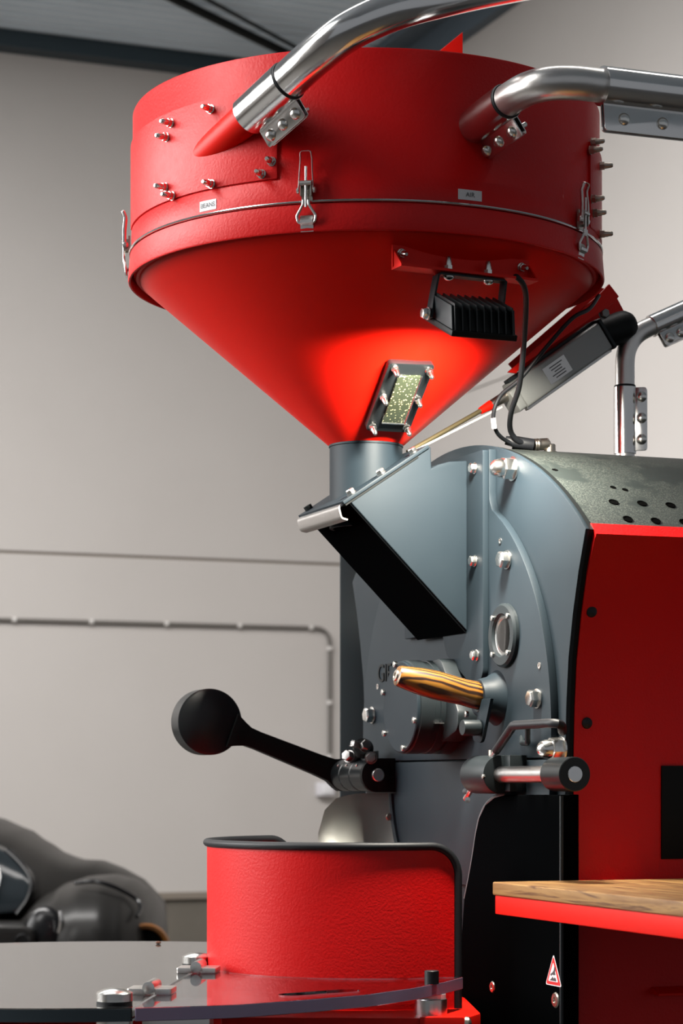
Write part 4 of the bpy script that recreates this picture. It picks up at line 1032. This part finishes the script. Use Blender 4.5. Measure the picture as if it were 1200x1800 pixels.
# left pane: the greater part of the disc
def left_poly():
    far = math.radians(62); pts = []
    n = 60; a0_ = a_s+2*PI; 
    for i in range(n+1):
        a = a0_+(far-a0_)*i/n; pts.append(circ(a))
    pts += [(seam1.x-.003, seam1.y+.19), (seam1.x-.003, seam1.y)]
    return pts
def right_poly():
    pts = [(seam0.x+.004, seam0.y)]
    a1_ = math.radians(-66)
    for i in range(1, 7): pts.append(circ(a_s+(a1_-a_s)*i/6))
    pts += [(-.045, 3.365), (.040, 3.442), (.115, 3.555), (.165, 3.655), (.1985, 3.742)]
    # back along the outside of the guard
    for i in range(15):
        s = .030+(GL*.44)*i/14; u, v = g_at(s); k = (GR+.006)/GR; p = M(u*k, v*k, 0); pts.append((p.x, p.y))
    pts += [(seam1.x+.004, seam1.y)]
    return pts
def slot():
    c0, c1 = at(512, 1748, LW*-FPX/(1748-HY)), at(610, 1741, LW*-FPX/(1741-HY))
    d = (c1-c0).normalized(); n = V3((-d.y, d.x, 0)); out = []
    for i in range(9): a = -PI/2+PI*i/8; p = c1+d*(.020*math.cos(a))+n*(.020*math.sin(a)); out.append((p.x, p.y))
    for i in range(9): a = PI/2+PI*i/8; p = c0+d*(.020*math.cos(a))+n*(.020*math.sin(a)); out.append((p.x, p.y))
    return out
def plate(bm, outer, inner, z0, z1):
    es = []; loops = []
    for lp in ([outer, inner] if inner else [outer]):
        vs_ = [bm.verts.new((x, y, z1)) for x, y in lp]; loops.append(vs_)
        for i in range(len(vs_)): es.append(bm.edges.new((vs_[i], vs_[(i+1) % len(vs_)])))
    bmesh.ops.triangle_fill(bm, edges=es, use_beauty=True, use_dissolve=False)
    r = bmesh.ops.extrude_face_region(bm, geom=bm.faces[:])
    bmesh.ops.translate(bm, verts=[v for v in r['geom'] if isinstance(v, bmesh.types.BMVert)], vec=(0, 0, z0-z1))
part('lid_panel', 'lid_smoke', ldt, lambda bm: plate(bm, left_poly(), None, EYE+LW-LT_, EYE+LW), smooth=False, label='smoke tinted lid half')
part('lid_panel', 'lid_clear', ldt, lambda bm: plate(bm, right_poly(), slot(), EYE+LW-LT_, EYE+LW), smooth=False, label='clear lid half with grip slot')
part('dark_edge', 'blue_steel', ldt, lambda bm: strip(bm, [V3((*circ(a_s-.004-1.9*i/40), EYE+LW-LT_/2-.001)) for i in range(41)], ZD, LT_*.46, ZD, .0012), label='dark strip along the edge of the left lid half')  # thin navy strip added to darken the edge of the tinted half
def f_edge_glow(bm):
    rp = right_poly(); k_ = 0
    pts = [V3((x, y, EYE+LW-LT_/2)) for x, y in rp[0:12]]
    strip(bm, pts, ZD, LT_*.46, ZD, .0010)
mat('edge_glow_paint', (0.36, 0.30, 0.46), 0.25, trans=0.3)
part('edge_glow', 'edge_glow_paint', ldt, f_edge_glow, label='lavender strip painting the light gathered in the clear edge')  # light gathered in the lid edge, painted as a pale lavender strip
def knob(x, y, r, below=True):
    Yk = -LW*FPX/(y-HY); c = at(x, y, Yk); c.z = EYE+LW
    k_ = part('lid_knob', 'bolt_steel', ldt, lambda bm: lathe(bm, c, ZD, [(r, .004), (r, .0155), (r-.001, .0165), (r*.55, .0215), (.002, .0235)], 48), ang=25)
    part('washer', 'rubber', k_, lambda bm: lathe(bm, c, ZD, [(r*.985, .0), (r*.985, .004)], 40))
    if below: part('standoff', 'bolt_steel', k_, lambda bm: lathe(bm, c, -ZD, [(r, LT_), (r, .075)], 40))
knob(201, 1764, .0265); knob(346, 1697, .0260)
def hinge(x, y):
    Yk = -LW*FPX/(y-HY); c = at(x, y, Yk); c.z = EYE+LW
    sd = (seam1-seam0).normalized(); S = V3((sd.x, sd.y, 0)); T = V3((sd.y, -sd.x, 0))
    h_ = part('lid_hinge', 'bolt_steel', ldt, lambda bm: cyl(bm, c-S*.035+ZD*.011, c+S*.035+ZD*.011, .0095, seg=28), .0006)
    for s in (-1, 1):
        part('hinge_leaf', 'steel', h_, lambda bm: prism(bm, [c+T*(s*a)+S*b+ZD*.0005 for a, b in rpoly([(.006, -.03), (.034, -.03), (.034, .03), (.006, .03)], .006)], ZD*.009), .0015)
hinge(267, 1746); hinge(349, 1709)
cst = at(757, 1722, -LW*FPX/(1722-HY)); cst.z = EYE+LW
rp0 = V3((at(757, 1745, 3.66).x, 3.66, EYE+LW-LT_))
rs_ = part('rest_post', 'bolt_steel', ldt, lambda bm: lathe(bm, rp0-ZD*.008, -ZD, [(.0255, 0), (.0262, .001), (.0262, .0258)], 48), label='brushed steel rest post')
part('sleeve', 'label_white', rs_, lambda bm: lathe(bm, rp0, -ZD, [(.024, 0), (.024, .008)], 32))
part('bumper', 'rubber', ldt, lambda bm: lathe(bm, V3((at(755, 1719, 3.70).x, 3.62, EYE+LW)), ZD, [(.0115, 0), (.0115, .020), (.0105, .021)], 28), label='black bumper stud')
# stray coffee bean on the lid
bnp = at(278, 1657, 4.49); bnp.z = EYE+LW
def f_bean(bm):
    rs = []
    for i in range(1, 10):
        a = PI*i/10; rs.append([bm.verts.new(bnp+V3((.0058*math.cos(a), .0042*math.sin(a)*math.cos(2*PI*k/14), .0032+.0032*math.sin(a)*math.sin(2*PI*k/14)-(.0012 if k in (3, 4) else 0)))) for k in range(14)])
    for a, b in zip(rs, rs[1:]): skin(bm, a, b)
    bm.faces.new(rs[0]); bm.faces.new(rs[-1][::-1])
solo('coffee_bean', 'bean', bnp, f_bean, 'single roasted coffee bean lying on the lid edge', 'bean')

# ================================================================== side table
TV = .50; tu = on_v(864, 1550, TV)[0]; TWt = on_v(864, 1550, TV)[2]
st = thing('side_table', 'wooden side shelf on a red tray fixed to the roaster side', 'shelf', M(.2, .5, TWt))
part('wood_top', 'table_wood', st, lambda bm: prism(bm, [M(tu+a, TV+b, TWt-.0205) for a, b in rpoly([(0, 0), (.62, 0), (.62, .66), (0, .66)], .006)], ZD*.0205), .003, 3, label='olive wood board')
part('red_tray', 'red_smooth', st, lambda bm: prism(bm, [M(tu+a, TV+b, TWt-.050) for a, b in rpoly([(.004, .002), (.616, .002), (.616, .655), (.004, .655)], .004)], ZD*.0295), .002, label='red tray under the board')
part('support_arm', 'red_smooth', st, lambda bm: box(bm, M(tu+.32, TV-.02, TWt-.035), UD*.20, VD*.035, ZD*.012), .001)
